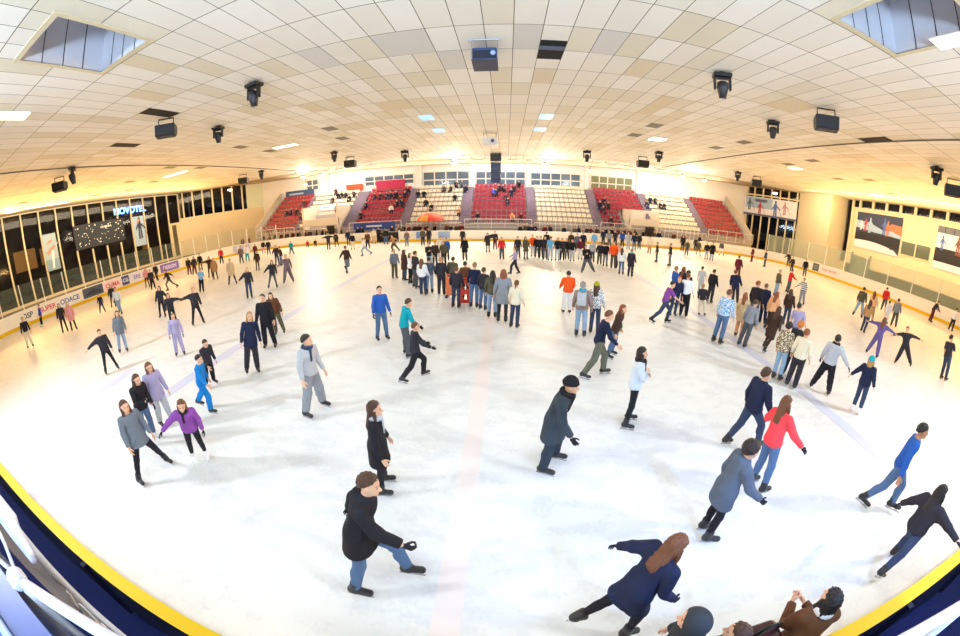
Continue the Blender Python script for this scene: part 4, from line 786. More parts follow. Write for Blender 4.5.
for x, y, w, d, m, lab in [(24.5, 24.7, .45, .45, GLOW, 'bright recessed ceiling lamp, right half'), (38.2, 25.3, .5, .5, GLOW, 'bright recessed ceiling lamp above the right hockey poster'), (10.76, 24.3, .5, .5, GLOW, 'bright recessed ceiling lamp right of the grey tiles'), (-29.8, 23.5, 1.7, .3, GLOWW, 'white strip ceiling lamp on the left'), (-43.3, 15.8, .3, 2.6, GLOWW, 'long white strip lamp along the left glazing'), (-16.3, 23.3, 1.0, .3, GLOWW, 'white strip ceiling lamp left of centre'), (-15.76, 4.3, .4, .8, GLOWW, 'white ceiling panel at the left edge'), (10.0, 4.0, .3, .7, GLOWW, 'white ceiling panel by the right skylight')] + \
    [(x, y, .38, .62, GLOWC, lab) for x, y, lab in ((-4.6, 20.4, 'pale blue light panel, nearer one left of the projector'), (-4.6, 24.3, 'pale blue light panel, farther one left of the projector'), (2.3, 20.6, 'pale blue light panel, nearer one right of the projector'), (2.3, 24.3, 'pale blue light panel, farther one right of the projector'))]:
    e = empty('ceiling_lamp', (x, y, ZC), lab, 'lamp'); MB().box(-w - .03, w + .03, -d - .03, d + .03, -.03, 0).build('frame', WHITE, e); MB().box(-w, w, -d, d, -.045, -.031).build('diffuser', m, e)
for i, (x0, x1) in enumerate(((-27, -15), (-6, 5.5), (9, 21))):
    e = empty('cable_tray', ((x0 + x1) / 2, 39.6, ZC), ['pale cable tray under the ceiling above the left seats', 'pale cable tray under the ceiling behind the speaker column', 'pale cable tray under the ceiling above the right seats'][i], 'tray'); W = (x1 - x0) / 2
    MB().box(-W, W, -.12, .12, -.32, -.28).build('tray', GREYM, e); 
    for k in range(8): x = -W + 2 * W * (k + .5) / 8; MB().box(x - .02, x + .02, -.02, .02, -.3, 0).build('hanger', DARK, e)
    for k in range(6): x = -W + 2 * W * (k + .5) / 6; MB().box(x - .5, x + .5, -.16, .16, -.42, -.32).build('light_strip', WHITE, e)
# ---------------------------------------------------------------- the near rail, the camera's side
struct('floor_walkway', MB().box(-30, 30, -4, Y0 - .1, -.02, .0), mat('walkway_navy', '0e1640', .8, 0, .1, 3, spec=.1))
rl_ = empty('guard_rail', (0, -.09, 3.0), 'white tubular railing with a joint at the near stand, lower left corner', 'railing')
WT = mat('white_tube', 'c4cad8', .35)
RC = lambda x: .077 + .032 * x - .043 * x * x + .09                               # the near rail is bowed (local y)
MB().tube([(x, RC(x), 0) for x in [-1.93 + 3.86 * k / 24 for k in range(25)]], .025, 14).build('tube', WT, rl_, smooth=True); MB().lathe([(.01, -.06), (.036, -.055), (.044, -.03), (.044, .03), (.036, .055), (.01, .06)], 16, (-1.93, RC(-1.93), 0), M=Matrix.Rotation(R(90), 4, 'Y')).build('joint', WT, rl_, smooth=True)
MB().tube([(-1.98, -.04, .0), (-2.2, .0, .02), (-2.7, .05, .04)], .009, 8).build('wire', WT, rl_, smooth=True); MB().tube([(-1.98, -.05, .0), (-2.2, -.08, .0), (-2.7, -.12, .0)], .012, 8).build('wire', WT, rl_, smooth=True)
for x in (-1.93, -.6, .6, 1.93): MB().tube([(x, RC(x), -3.0), (x, RC(x), 0)], .022, 10).build('post', WT, rl_, smooth=True)
fl_ = empty('barrier_beam', (-2.9, .05, 3.0), 'thick white beam end at the left edge beside the railing', 'beam')
mb = MB(); lo_ = [(.93, -.075), (.93, -.05), (.62, -.015), (.5, .01), (-1.5, .0), (-1.5, -.08)]; mb.add([(x, y, z) for z in (-.015, .015) for x, y in lo_], [(5, 4, 3, 2, 1, 0), (6, 7, 8, 9, 10, 11)] + [(i, (i + 1) % 6, 6 + (i + 1) % 6, 6 + i) for i in range(6)]); mb.build('beam', WT, fl_, bevel=.012)
MB().tube([(.95, -.075, -.01), (-1.5, -.085, -.01)], .017, 10).build('edge_tube', mat('lilac_tube', 'aab0d0', .3), fl_, smooth=True)
MB().tube([(.4, -.04, -3.0), (.4, -.04, 0)], .025, 10).build('post', WT, fl_, smooth=True)
cv = empty('canvas_banner', (-1.9, -.1, 2.95), 'dark grey canvas banner with white lettering hung below the near railing', 'banner')
MB().quad((-1.6, -.05, .0), (.75, .06, .0), (.3, .10, -.56), (-2.2, .10, -.56)).build('canvas', mat('grey_canvas', '5a5c68', .8, 0, .2, 12), cv)
Mt = Matrix(((1, 0, 0, .02), (0, .2, -.98, .062), (0, .98, .2, -.42), (0, 0, 0, 1))); text('lettering', '.JON', .34, Mt, WHITE, cv, .003, .3, .008)
dk = empty('counter', (0, -.62, 2.9), 'blue lit counter board at the bottom left corner of the view', 'counter'); MB().box(-3.2, 4, -.4, .42, -.05, 0).build('top', mat('counter_blue', '2c4690', .4), dk); MB().box(-3.2, 4, .38, .42, -.6, -.05).build('apron', mat('counter_apron', '2a3c8a', .5), dk); MB().tube([(-3.2, .26, .02), (4, .26, .02)], .02, 8).build('edge_strip', mat('pale_blue_strip', 'b4d4f0', .3), dk, smooth=True)
for x in (-3.0, 3.8): MB().box(x - .04, x + .04, -.3, -.2, -2.9, -.05).build('leg', DARK, dk)
# skating aids and the burgundy bag
RA = mat('aid_red', 'e04a38', .4); e = empty('skating_aid', (-1.62, 13.6, 0), 'red plastic skating aid with two round holes, in front of a brown jacket', 'skating aid')
mb = MB(); n = 20; W, H = .30, 1.0; zs = []
def holed(mb, z0, z1, cz, r, y):
    ang = [2 * math.pi * k / n for k in range(n)]; inn = [(r * math.cos(a), y, cz + r * math.sin(a)) for a in ang]; out = []
    for a in ang:
        c, s = math.cos(a), math.sin(a); t = min(W / abs(c) if abs(c) > 1e-6 else 9, ((z1 - cz) if s > 0 else (cz - z0)) / abs(s) if abs(s) > 1e-6 else 9); out.append((t * c, y, cz + t * s))
    mb.add(inn + out, [(k, (k + 1) % n, n + (k + 1) % n, n + k) for k in range(n)])
for y in (-.06, .06): holed(mb, .06, .5, .29, .13, y); holed(mb, .5, .98, .73, .13, y)
mb.box(-W, -W + .02, -.06, .06, .06, .98).box(W - .02, W, -.06, .06, .06, .98).box(-W, W, -.06, .06, .96, .98).box(-W, W, -.06, .06, .05, .07); mb.build('panel', RA, e)
for s in (-1, 1): MB().box(s * .24 - .04, s * .24 + .04, -.35, .35, 0, .06).build('runner', DARK, e)
MB().tube([(-.3, 0, .98), (-.3, 0, 1.08), (.3, 0, 1.08), (.3, 0, .98)], .025, 8).build('handle', RA, e, smooth=True)
OA = mat('aid_orange', 'e88050', .4); e = empty('skating_aid', (-2.4, 14.7, 0), 'orange plastic skating aid in the crowd left of the dark coat', 'skating aid'); MB().box(-.22, .22, -.06, .06, .06, .9).build('panel', OA, e, bevel=.03)
for s in (-1, 1): MB().box(s * .18 - .04, s * .18 + .04, -.3, .3, 0, .06).build('runner', DARK, e)
MB().tube([(-.2, 0, .88), (-.2, 0, 1.0), (.2, 0, 1.0), (.2, 0, .88)], .025, 8).build('handle', OA, e, smooth=True)
e = empty('hand_bag', (-.02, 11.9, .78), 'small red bag at the cream jacket woman', 'bag'); MB().box(-.10, .10, -.05, .05, -.16, .06).build('pouch', mat('bag_red', 'e06a50', .5), e, bevel=.03); MB().tube([(-.08, 0, .05), (-.05, 0, .2), (.05, 0, .2), (.08, 0, .05)], .012, 6).build('strap', DARK, e)
e = empty('hand_bag', (2.25, .74, 1.12), 'shiny burgundy bag held by the person in brown coat at the bottom', 'bag'); MB().box(-.24, .17, -.12, .12, -.22, .13).build('pouch', mat('bag_burgundy', '3c1c24', .25), e, bevel=.06); MB().tube([(-.15, 0, .12), (-.10, 0, .28), (.06, 0, .28), (.12, 0, .12)], .016, 8).build('strap', DARK, e, smooth=True)
# camera (fisheye fitted to the place), seated and standing spectators, skaters
CAM_R = [[0.997286, -0.020891, 0.070593], [0.073534, 0.328661, -0.941581], [-0.003531, 0.944217, 0.329305]]
CAM_H = 4.1434
CAM_K = [0.077597733, 2.2738457e-05, -2.5886749e-05, 3.3348054e-07]
SEATED = [(-29.87, 3, 'dark'), (-29.17, 3, 'navy'), (-28.16, 3, 'dark'), (-27.0, 2, 'dark'), (-26.37, 2, 'grey'), (-27.89, 5, 'dbrown'), (-23.19, 5, 'dark'), (-22.81, 6, 'black'), (-22.17, 6, 'dark'), (-21.58, 6, 'dark'), (-20.61, 5, 'black'), (-23.51, 7, 'dbrown'), (-21.81, 3, 'black'), (-20.36, 6, 'dark'), (-16.98, 5, 'navy'), (-16.14, 5, 'dark'), (-15.3, 5, 'navy'), (-14.77, 5, 'dark'), (-14.07, 5, 'navy'), (-13.3, 4, 'dark'), (-12.85, 5, 'navy'), (-12.67, 6, 'black'), (-17.65, 3, 'navy'), (-17.73, 1, 'dark'), (-12.81, 3, 'navy'), (-13.45, 3, 'dark'), (-14.02, 2, 'white'), (-11.13, 5, 'dark'), (-10.35, 5, 'navy'), (-9.74, 3, 'dark'), (-8.83, 2, 'black'), (-6.26, 4, 'black'), (-5.46, 1, 'tan'), (-7.89, 6, 'dgrey'), (-6.99, 6, 'dark'), (-6.46, 7, 'navy'), (-5.67, 7, 'bluegrey'), (-5.06, 6, 'navy'), (-1.49, 5, 'royal'), (-0.88, 6, 'navy'), (-0.38, 6, 'dark'), (0.0, 4, 'dark'), (0.62, 5, 'navy'), (1.01, 6, 'dark'), (1.66, 7, 'black'), (0.25, 3, 'dark'), (-1.24, 5, 'navy'), (-3.17, 0, 'dark'), (0.7, 0, 'peach'), (1.73, 0, 'burgundy'), (11.47, 3, 'navy'), (12.19, 4, 'navy'), (12.49, 3, 'dark'), (11.66, 2, 'navy'), (12.25, 0, 'dark'), (17.81, 4, 'dark'), (18.7, 5, 'navy'), (19.42, 5, 'dark'), (19.78, 4, 'dark'), (20.37, 4, 'black')]
STANDING = [(-30.72, 37.4, 1.9), (-30.34, 38.2, 1.9), (-29.32, 38.2, 1.9), (-27.75, 37.4, 1.9), (-27.1, 37.8, 1.9), (-26.46, 38.2, 1.9), (-25.26, 37.8, 1.9), (-24.61, 38.2, 1.9), (-23.88, 38.2, 1.9), (-22.51, 37.4, 1.9), (-22.14, 38.2, 1.9), (-20.97, 37.4, 1.9), (-19.29, 37.8, 1.9), (-17.07, 37.8, 1.9), (-16.74, 38.2, 1.9), (-12.61, 37.4, 1.9), (-11.9, 37.4, 1.9), (-11.57, 38.2, 1.9), (-10.74, 37.8, 1.9), (-10.27, 38.2, 1.9), (-9.69, 38.2, 1.9), (-8.78, 37.8, 1.9), (-7.88, 37.8, 1.9), (-6.49, 38.2, 1.9), (-6.02, 37.4, 1.9), (-5.26, 37.4, 1.9), (-4.93, 38.2, 1.9), (1.63, 37.4, 1.9), (2.22, 38.2, 1.9), (2.63, 37.8, 1.9), (3.2, 38.2, 1.9), (4.21, 37.4, 1.9), (4.97, 38.2, 1.9), (6.39, 37.4, 1.9), (7.48, 37.4, 1.9), (8.2, 38.2, 1.9), (8.93, 37.4, 1.9), (9.48, 37.8, 1.9), (10.04, 37.4, 1.9), (11.07, 37.8, 1.9), (11.76, 37.8, 1.9), (12.59, 38.2, 1.9), (13.31, 38.2, 1.9), (13.88, 37.8, 1.9), (14.88, 38.2, 1.9), (15.69, 37.8, 1.9), (16.94, 37.8, 1.9), (17.77, 38.2, 1.9), (19.78, 38.2, 1.9), (20.75, 37.8, 1.9), (22.9, 37.4, 1.9), (-34.28, 37.25, 1.75), (-33.83, 37.99, 1.75)]
PEOPLE = [
(-1.30, 1.95, 86, 1.82, 'f b 50,4,30,0 14', {'top': ('parka', 'black'), 'legs': ('jeans', 'denim'), 'hair': ('short', 'brown'), 'glove': 'black', 'grip': 1, 'w': 1.08}, 'man in black hooded jacket and blue jeans leaning forward, one arm out', 0, (0.110, 0.183)),
(-1.76, 3.62, 79, 1.68, 's D D 4', {'top': ('coat', 'black'), 'legs': ('leggings', 'black'), 'hair': ('long', 'brown'), 'scarf': 'lgrey'}, 'woman in black coat and pale grey scarf behind the man in blue jeans', 0, (0.042, 0.005)),
(0.86, 4.34, 111, 1.82, 'S D 32,14,22,10 22', {'top': ('coat', '3a424c'), 'legs': ('trousers', '323a46'), 'beanie': 'black', 'glove': 'black', 'scarf': 'black', 'w': 1.08}, 'man in black beanie and dark grey coat bending forward, alone mid rink', 0, (-0.027, 0.024)),
(2.57, 5.50, 105, 1.70, 'S c c 6', {'top': ('jacket', 'd4e0f0'), 'legs': ('leggings', 'black'), 'hair': ('bob', 'dark'), 'scarf': 'black'}, 'woman with dark tied hair, white jacket and black scarf, arms folded', 0, (-0.015, 0.072)),
(2.31, 7.53, 92, 1.81, 'l D f 26', {'top': ('sweater', 'navy'), 'legs': ('trousers', 'olive'), 'hair': ('short', 'chest'), 'w': 1.04}, 'man in dark navy sweater and olive trousers striding beside a red-haired woman', 0, (-0.055, 0.068)),
(3.06, 8.71, 124, 1.63, 's D D 10', {'top': ('jacket', 'dbrown'), 'legs': ('jeans', 'denim'), 'hair': ('long', 'auburn')}, 'red-haired woman in dark brown jacket beside the man in olive trousers', 0, (0.055, -0.106)),
(4.75, 4.51, 86, 1.77, 'r D 25,12,10,0 18', {'top': ('jacket', 'navy'), 'legs': ('jeans', 'ddenim'), 'hair': ('short', 'brown'), 'glove': 'navy', 'w': 1.05}, 'man in navy jacket holding hands with the woman in coral red', 0, (-0.163, 0.008)),
(4.42, 3.41, 87, 1.72, 's x 30,30,14,0 8', {'top': ('jacket', 'coral'), 'legs': ('jeans', 'denim'), 'hair': ('long', 'chest'), 'glove': 'black'}, 'woman in coral red jacket with long brown hair and blue jeans', 0, (-0.001, 0.140)),
(3.00, 2.68, 103, 1.71, 'n D f 16', {'top': ('parka', 'bluegrey'), 'legs': ('leggings', 'black'), 'hair': ('curly', 'dark'), 'glove': 'black', 'w': 1.05}, 'person in blue grey parka with dark curly hair pushing forward', 0, (-0.006, 0.051)),
(1.16, 1.51, 77, 1.69, 'r -8,42,10,0 20,10,40,0 12', {'top': ('coat', 'navy'), 'legs': ('leggings', 'black'), 'hair': ('long', 'chest'), 'glove': 'black'}, 'girl in navy coat with long brown hair leaning away near the bottom edge', 0, (0.178, 0.067)),
(6.70, 2.28, 151, 1.80, 'l D 6,16,6,0 14/20', {'top': ('sweater', 'blue'), 'legs': ('jeans', 'denim'), 'hair': ('short', 'black'), 'skin': 1, 'w': 1.05}, 'man in blue shirt and jeans reaching a hand to the girl in dark coat', 0, (-0.026, 0.105)),
(5.79, 1.21, 98, 1.64, 'L H O 12', {'top': ('jacket', 'dark'), 'legs': ('jeans', 'ddenim'), 'hair': ('long', 'black'), 'glove': 'black'}, 'girl in dark jacket with black hair and both arms stretched wide', 0, (-0.073, 0.045)),
(2.75, 0.66, 17, 1.70, 's t t 12', {'top': ('coat', 'brown'), 'legs': ('jeans', 'ddenim'), 'hair': ('bob', 'black'), 'scarf': 'white'}, 'person in brown coat with white fur collar hugging a burgundy bag by the board', 0, (0.000, 0.000)),
(1.47, 0.87, 309, 1.74, 's D D 10', {'top': ('parka', '383c42'), 'legs': ('jeans', 'ddenim'), 'hoodup': '383c42'}, 'person in dark grey raised hood cut by the bottom edge', 0, (0.000, 0.000)),
(1.82, 0.70, 319, 1.66, 's D D 10', {'top': ('jacket', 'dbrown'), 'legs': ('jeans', 'ddenim'), 'hair': ('short', 'brown')}, 'person with short brown hair beside the dark grey hood', 0, (0.000, 0.000)),
(-6.26, 2.67, 98, 1.67, 'W D D 6', {'top': ('cardigan', 'mgrey'), 'legs': ('leggings', 'black'), 'hair': ('long', 'brown')}, 'girl in grey blue jacket with long brown hair and black leggings gliding', 0, (0.036, 0.001)),
(-5.52, 3.34, 136, 1.51, 's D 14,50,8,0 12', {'top': ('jacket', 'purple'), 'legs': ('leggings', 'black'), 'hair': ('bob', 'chest'), 'glove': 'black', 'skate': 'white', 'scarf': 'black'}, 'girl in purple jacket with white skates reaching sideways', 0, (0.217, -0.065)),
(-7.28, 3.39, 85, 1.61, 's D t 8', {'top': ('jacket', 'black'), 'legs': ('jeans', 'denim'), 'hair': ('long', 'brown'), 'skate': 'white', 'glove': 'black'}, 'girl in black jacket and jeans with white skates, middle of the left trio', 0, (0.156, 0.081)),
(-7.46, 4.06, 104, 1.62, 's D D 4', {'top': ('cardigan', 'lilac'), 'legs': ('trousers', 'lgrey'), 'hair': ('bob', 'chest')}, 'girl in lilac cardigan and grey trousers behind the girl in black jacket', 0, (0.152, -0.034)),
(-6.79, 4.83, 70, 1.49, 'r D 46,24,20,0 12', {'top': ('sweater', 'bright'), 'legs': ('baggy', 'bright'), 'hair': ('short', 'dark')}, 'boy in bright blue top and bright blue trousers', 0, (0.124, -0.002)),
(-7.64, 5.88, 98, 1.46, 's D f 8', {'top': ('jacket', 'dark'), 'legs': ('trousers', 'black'), 'hair': ('short', 'dark')}, 'boy in black jacket behind the boy in bright blue', 1, (0.302, -0.089)),
(-10.71, 7.31, 129, 1.52, 's D D 2', {'top': ('hoodie', 'lilac'), 'legs': ('trousers', 'lilac'), 'hair': ('short', 'sandy'), 'glove': 'black', 'skate': 'black'}, 'child in pale lilac tracksuit with dark gloves facing the camera', 1, (0.115, 0.005)),
(-12.76, 5.58, 109, 1.57, 'w D 10,66,6,0 2', {'top': ('jacket', 'dark'), 'legs': ('leggings', 'black'), 'hair': ('short', 'brown')}, 'skater in black stretching the right arm out, left side of the rink', 1, (0.091, -0.046)),
(-14.15, 6.94, 116, 1.65, 's D D 0', {'top': ('cardigan', 'mgrey'), 'legs': ('jeans', 'ldenim'), 'hair': ('long', 'dark')}, 'girl in grey cardigan and pale jeans behind the skater stretching an arm', 1, (0.062, 0.101)),
(-16.56, 10.85, 143, 1.61, 's H D 4', {'top': ('jacket', 'dark'), 'legs': ('leggings', 'black'), 'hair': ('long', 'black')}, 'dark haired girl in black on the left end of a hand-holding pair', 1, (0.068, 0.078)),
(-14.17, 9.80, 125, 1.56, 's O D 6', {'top': ('jacket', 'dark'), 'legs': ('leggings', 'black'), 'hair': ('long', 'chest')}, 'girl in black holding hands with the fair haired skater in black', 1, (0.061, -0.029)),
(-12.86, 10.17, 123, 1.66, 'w D O 2', {'top': ('jacket', 'dark'), 'legs': ('leggings', 'black'), 'hair': ('short', 'orange')}, "fair haired skater in black with arms spread, holding a girl's hand", 1, (0.037, 0.038)),
(-23.41, 5.76, 104, 1.68, 's D D 4', {'top': ('sweater', 'black'), 'legs': ('trousers', 'cream'), 'hair': ('short', 'sandy')}, 'skater in black top and cream trousers at far left', 1, (0.050, 0.007)),
(-28.78, 8.32, 181, 1.46, 's D D 6', {'top': ('sweater', 'royal'), 'legs': ('trousers', 'black'), 'hair': ('short', 'brown'), 'skate': 'white'}, 'child in royal blue top skating along the left boards', 2, (0.030, 0.126)),
(-23.09, 7.96, 109, 1.66, 's D D 2', {'top': ('jacket', 'dark'), 'legs': ('leggings', 'black'), 'hair': ('long', 'dark')}, 'dark haired girl in black beside the girl in pink coat', 1, (-0.004, 0.026)),
(-22.52, 8.34, 110, 1.63, 's D D 2', {'top': ('coat', 'pink'), 'legs': ('leggings', 'black'), 'hair': ('long', 'blond')}, 'girl in salmon pink coat with black leggings', 1, (-0.010, -0.015)),
(-24.39, 11.30, 125, 1.24, 'w D D 8', {'top': ('sweater', 'navy'), 'legs': ('jeans', 'ddenim'), 'hair': ('short', 'blond')}, 'small child in navy clothes near the left boards', 2, (0.013, 0.012)),
(-21.72, 11.23, 137, 1.69, 'l D D 12', {'top': ('sweater', 'white'), 'legs': ('jeans', 'ldenim'), 'hair': ('short', 'dark')}, 'skater in white top and pale jeans near the left boards', 1, (0.032, 0.022)),
(-24.60, 12.30, 122, 1.52, 's D D 4', {'top': ('jacket', 'dark'), 'legs': ('leggings', 'black'), 'hair': ('long', 'dark')}, 'dark figure just behind the skater in white top', 2, (0.061, 0.058)),
(-27.74, 17.39, 132, 1.65, 's D D 2', {'top': ('jacket', 'pink'), 'legs': ('leggings', 'black'), 'hair': ('long', 'brown')}, 'girl in pale pink top near the left boards', 2, (0.016, 0.047)),
(-25.75, 16.65, 123, 1.60, 's D D 4', {'top': ('jacket', 'dark'), 'legs': ('trousers', 'black'), 'hair': ('short', 'dark')}, 'person in black beside the girl in pale pink top', 2, (-0.012, -0.014)),
(-29.73, 19.86, 144, 1.60, 'l D D 4', {'top': ('jacket', 'dark'), 'legs': ('leggings', 'dark'), 'hair': ('short', 'dark')}, 'dark skater right beside the left boards, legs apart', 2, (-0.006, 0.001)),
(-22.92, 16.45, 196, 1.68, 'R B g 26', {'top': ('jacket', 'dark'), 'legs': ('leggings', 'dgrey'), 'hair': ('short', 'dark')}, 'dark skater sprinting with a leg kicked back on the left', 2, (-0.016, 0.009)),
(-27.07, 21.64, 119, 1.55, 's D D 2', {'top': ('jacket', 'dark'), 'legs': ('trousers', 'burgundy'), 'hair': ('long', 'dark')}, 'dark haired girl on the left of a trio by the left boards', 2, (0.019, 0.027)),
(-26.18, 21.49, 119, 1.61, 's D D 2', {'top': ('jacket', 'dark'), 'legs': ('trousers', 'burgundy'), 'hair': ('long', 'black')}, 'black jacket and burgundy trousers, middle of the trio by the left boards', 2, (0.057, 0.074)),
(-27.33, 23.25, 140, 1.60, 's D D 4', {'top': ('jacket', 'black'), 'legs': ('leggings', 'black'), 'hair': ('short', 'dark')}, 'person all in black, right end of the trio by the left boards', 2, (0.033, 0.037)),
(-18.48, 15.46, 125, 1.55, 'n D t 2', {'top': ('tee', 'sky'), 'legs': ('trousers', 'black'), 'hair': ('short', 'dark')}, 'child in sky blue shirt and black trousers', 2, (0.081, 0.095)),
(-22.31, 19.88, 152, 1.68, 's D O 4', {'top': ('jacket', 'dbrown'), 'legs': ('leggings', 'black'), 'hair': ('long', 'dark')}, 'girl in dark brown with an arm out to the trio in black', 2, (0.027, 0.047)),
(-20.88, 19.08, 142, 1.65, 's D D 6', {'top': ('coat', 'tan'), 'legs': ('leggings', 'dark'), 'hair': ('long', 'auburn')}, 'auburn haired girl in tan orange coat', 2, (0.012, 0.022)),
(-27.63, 26.45, 134, 1.62, 's D D 2', {'top': ('jacket', 'red'), 'legs': ('trousers', 'dark'), 'hair': ('short', 'dark')}, 'person in bright red jacket near the left corner', 2, (0.012, 0.022)),
(-17.40, 17.33, 140, 1.74, 'w D D 2', {'top': ('coat', 'beige'), 'legs': ('leggings', 'dark'), 'hair': ('bun', 'brown')}, 'woman in beige coat with dark leggings and a hair bun', 1, (0.003, 0.029)),
(-24.05, 25.62, 142, 1.68, 's D D 0', {'top': ('jacket', 'plum'), 'legs': ('trousers', 'dgrey'), 'hair': ('long', 'dark')}, 'person in plum grey jacket beside the one in teal trousers', 2, (0.013, 0.019)),
(-24.13, 26.59, 133, 1.64, 's D D 0', {'top': ('jacket', 'white'), 'legs': ('trousers', 'teal'), 'hair': ('short', 'dark')}, 'person in white jacket and teal trousers at the left corner', 2, (0.012, 0.019)),
(-24.44, 28.21, 144, 1.51, 's D D 2', {'top': ('jacket', 'burgundy'), 'legs': ('trousers', 'dark'), 'hair': ('long', 'dark')}, 'girl in dark burgundy behind the girl in brown', 2, (0.021, 0.021)),
(-18.83, 21.76, 159, 1.59, 'n D D 4', {'top': ('jacket', 'dbrown'), 'legs': ('leggings', 'dbrown'), 'hair': ('long', 'brown')}, 'brown haired girl dressed in dark brown, left part of the rink', 2, (0.040, 0.024)),
(-26.10, 31.61, 145, 1.50, 's D D 0', {'top': ('jacket', 'black'), 'legs': ('trousers', 'rose'), 'hair': ('short', 'dark')}, 'person in black jacket and rose trousers by the far left boards', 2, (0.014, 0.013)),
(-24.53, 30.52, 146, 1.62, 's D D 0', {'top': ('jacket', 'black'), 'legs': ('trousers', 'dgrey'), 'hair': ('short', 'dark')}, 'person in black jacket next to the one in rose trousers', 2, (0.019, 0.017)),
(-20.77, 29.48, 145, 1.41, 'w D D 0', {'top': ('jacket', 'teal'), 'legs': ('trousers', 'dgrey'), 'hair': ('short', 'brown')}, 'child in teal jacket alone by the far boards', 2, (-0.005, 0.000)),
(-18.33, 23.80, 112, 1.71, 's D x 8', {'top': ('jacket', 'dark'), 'legs': ('jeans', 'ddenim'), 'hair': ('short', 'brown')}, 'dark clad man leaning towards a companion on the left', 2, (-0.013, 0.000)),
(-17.79, 23.49, 213, 1.59, 's D D 20', {'top': ('jacket', 'dbrown'), 'legs': ('jeans', 'denim'), 'hair': ('short', 'dark')}, 'companion in dark brown bending beside the dark clad man', 2, (0.089, 0.054)),
(-13.01, 16.10, 141, 1.65, 'w D H 2', {'top': ('jacket', 'dark'), 'legs': ('leggings', 'dgrey'), 'hair': ('long', 'dark')}, 'dark haired girl in black, legs apart, left of the man in brown', 1, (0.090, 0.053)),
(-12.82, 17.49, 149, 1.78, 'w D x 6', {'top': ('sweater', 'plum'), 'legs': ('trousers', 'plum'), 'hair': ('short', 'sandy'), 'w': 1.08}, 'man in plum brown clothes with arms spread', 1, (-0.004, 0.000)),
(-13.07, 14.09, 137, 1.66, 'n D x 2', {'top': ('jacket', 'dark'), 'legs': ('jeans', 'ddenim'), 'hair': ('bob', 'blond')}, 'blond girl in black jacket and dark jeans on the left', 1, (0.043, 0.034)),
(-6.80, 6.76, 133, 1.73, 's D D 0', {'top': ('cardigan', 'navy'), 'legs': ('trousers', 'dark'), 'hair': ('long', 'blond')}, 'blond woman in long navy top standing left of the men in black', 0, (0.105, 0.153)),
(-7.41, 8.48, 154, 1.79, 's D D 0', {'top': ('jacket', 'black'), 'legs': ('trousers', 'black'), 'hair': ('short', 'brown'), 'w': 1.05}, 'man in black jacket with small white chest print', 0, (0.012, 0.025)),
(-7.83, 9.67, 151, 1.61, 's D D 8', {'top': ('jacket', 'brown'), 'legs': ('trousers', 'khaki'), 'hair': ('long', 'brown')}, 'person in brown jacket just behind the man in black with white print', 1, (0.029, -0.155)),
(-3.94, 5.43, 104, 1.80, 'w 4,16,14,10 4,16,14,10 0/30', {'top': ('hoodie', 'lgrey'), 'legs': ('baggy', 'grey'), 'hair': ('short', 'dark'), 'scarf': 'ddenim', 'w': 1.05}, 'man in pale grey hoodie and grey jogging trousers looking sideways', 0, (0.083, 0.042)),
(-9.74, 19.42, 3, 1.81, 'k H D 6', {'top': ('hoodie', 'dbrown'), 'legs': ('jeans', 'mgrey'), 'hair': ('short', 'chest')}, 'man in dark brown hoodie kicking one leg back', 1, (-0.051, -0.042)),
(-3.77, 9.46, 143, 1.73, 's D D 0', {'top': ('hoodie', 'blue'), 'legs': ('jeans', 'denim'), 'hair': ('short', 'dark'), 'glove': 'black'}, 'boy in blue hooded jacket and blue jeans', 0, (-0.004, 0.102)),
(-2.65, 8.48, 58, 1.71, 's x f 26/0/10', {'top': ('hoodie', 'teal'), 'legs': ('trousers', 'dgrey'), 'hair': ('short', 'brown'), 'glove': 'black'}, 'man in teal jacket bending over a boy in black', 0, (-0.027, -0.035)),
(-2.13, 7.10, 58, 1.54, 'L f f 14', {'top': ('jacket', 'dark'), 'legs': ('trousers', 'black'), 'hair': ('short', 'chest'), 'glove': 'black'}, 'boy in black held by the man in teal jacket', 0, (-0.097, 0.044)),
(-17.75, 31.80, 141, 1.73, 'n O O 0', {'top': ('jacket', 'dark'), 'legs': ('jeans', 'ddenim'), 'hair': ('short', 'brown')}, 'person in dark clothes with arms wide by the far left boards', 2, (0.020, 0.020)),
(-17.95, 34.01, 162, 1.62, 'r D D 4', {'top': ('coat', 'dark'), 'legs': ('leggings', 'dbrown'), 'hair': ('long', 'auburn')}, 'auburn haired girl in dark coat by the far boards, left side', 2, (-0.036, 0.001)),
(-16.70, 34.43, 154, 1.76, 'n D D 0', {'top': ('jacket', 'navy'), 'legs': ('jeans', 'ddenim'), 'hair': ('short', 'chest')}, 'tall person in navy beside the far boards, left side', 2, (-0.034, -0.011)),
(-14.66, 31.04, 160, 1.65, 's D D 0', {'top': ('jacket', 'black'), 'legs': ('trousers', 'cream'), 'hair': ('short', 'dark')}, 'person in black jacket and cream trousers by the far boards', 2, (0.009, 0.009)),
(-11.47, 26.94, 227, 1.64, 'R x f 14', {'top': ('sweater', 'white'), 'legs': ('jeans', 'ldenim'), 'hair': ('short', 'sandy')}, 'skater in white top and pale jeans striding near the far boards', 2, (-0.027, 0.010)),
(-13.21, 31.40, 162, 1.70, 's D D 0', {'top': ('jacket', 'brown'), 'legs': ('trousers', 'dark'), 'hair': ('short', 'orange')}, 'ginger person in brown jacket in front of the far gate', 2, (0.008, 0.015)),
(-14.14, 35.40, 163, 1.71, 's D D 0', {'top': ('jacket', 'cream'), 'legs': ('trousers', 'beige'), 'hair': ('short', 'brown')}, 'person in cream clothes at the far gate', 2, (0.025, 0.014)),
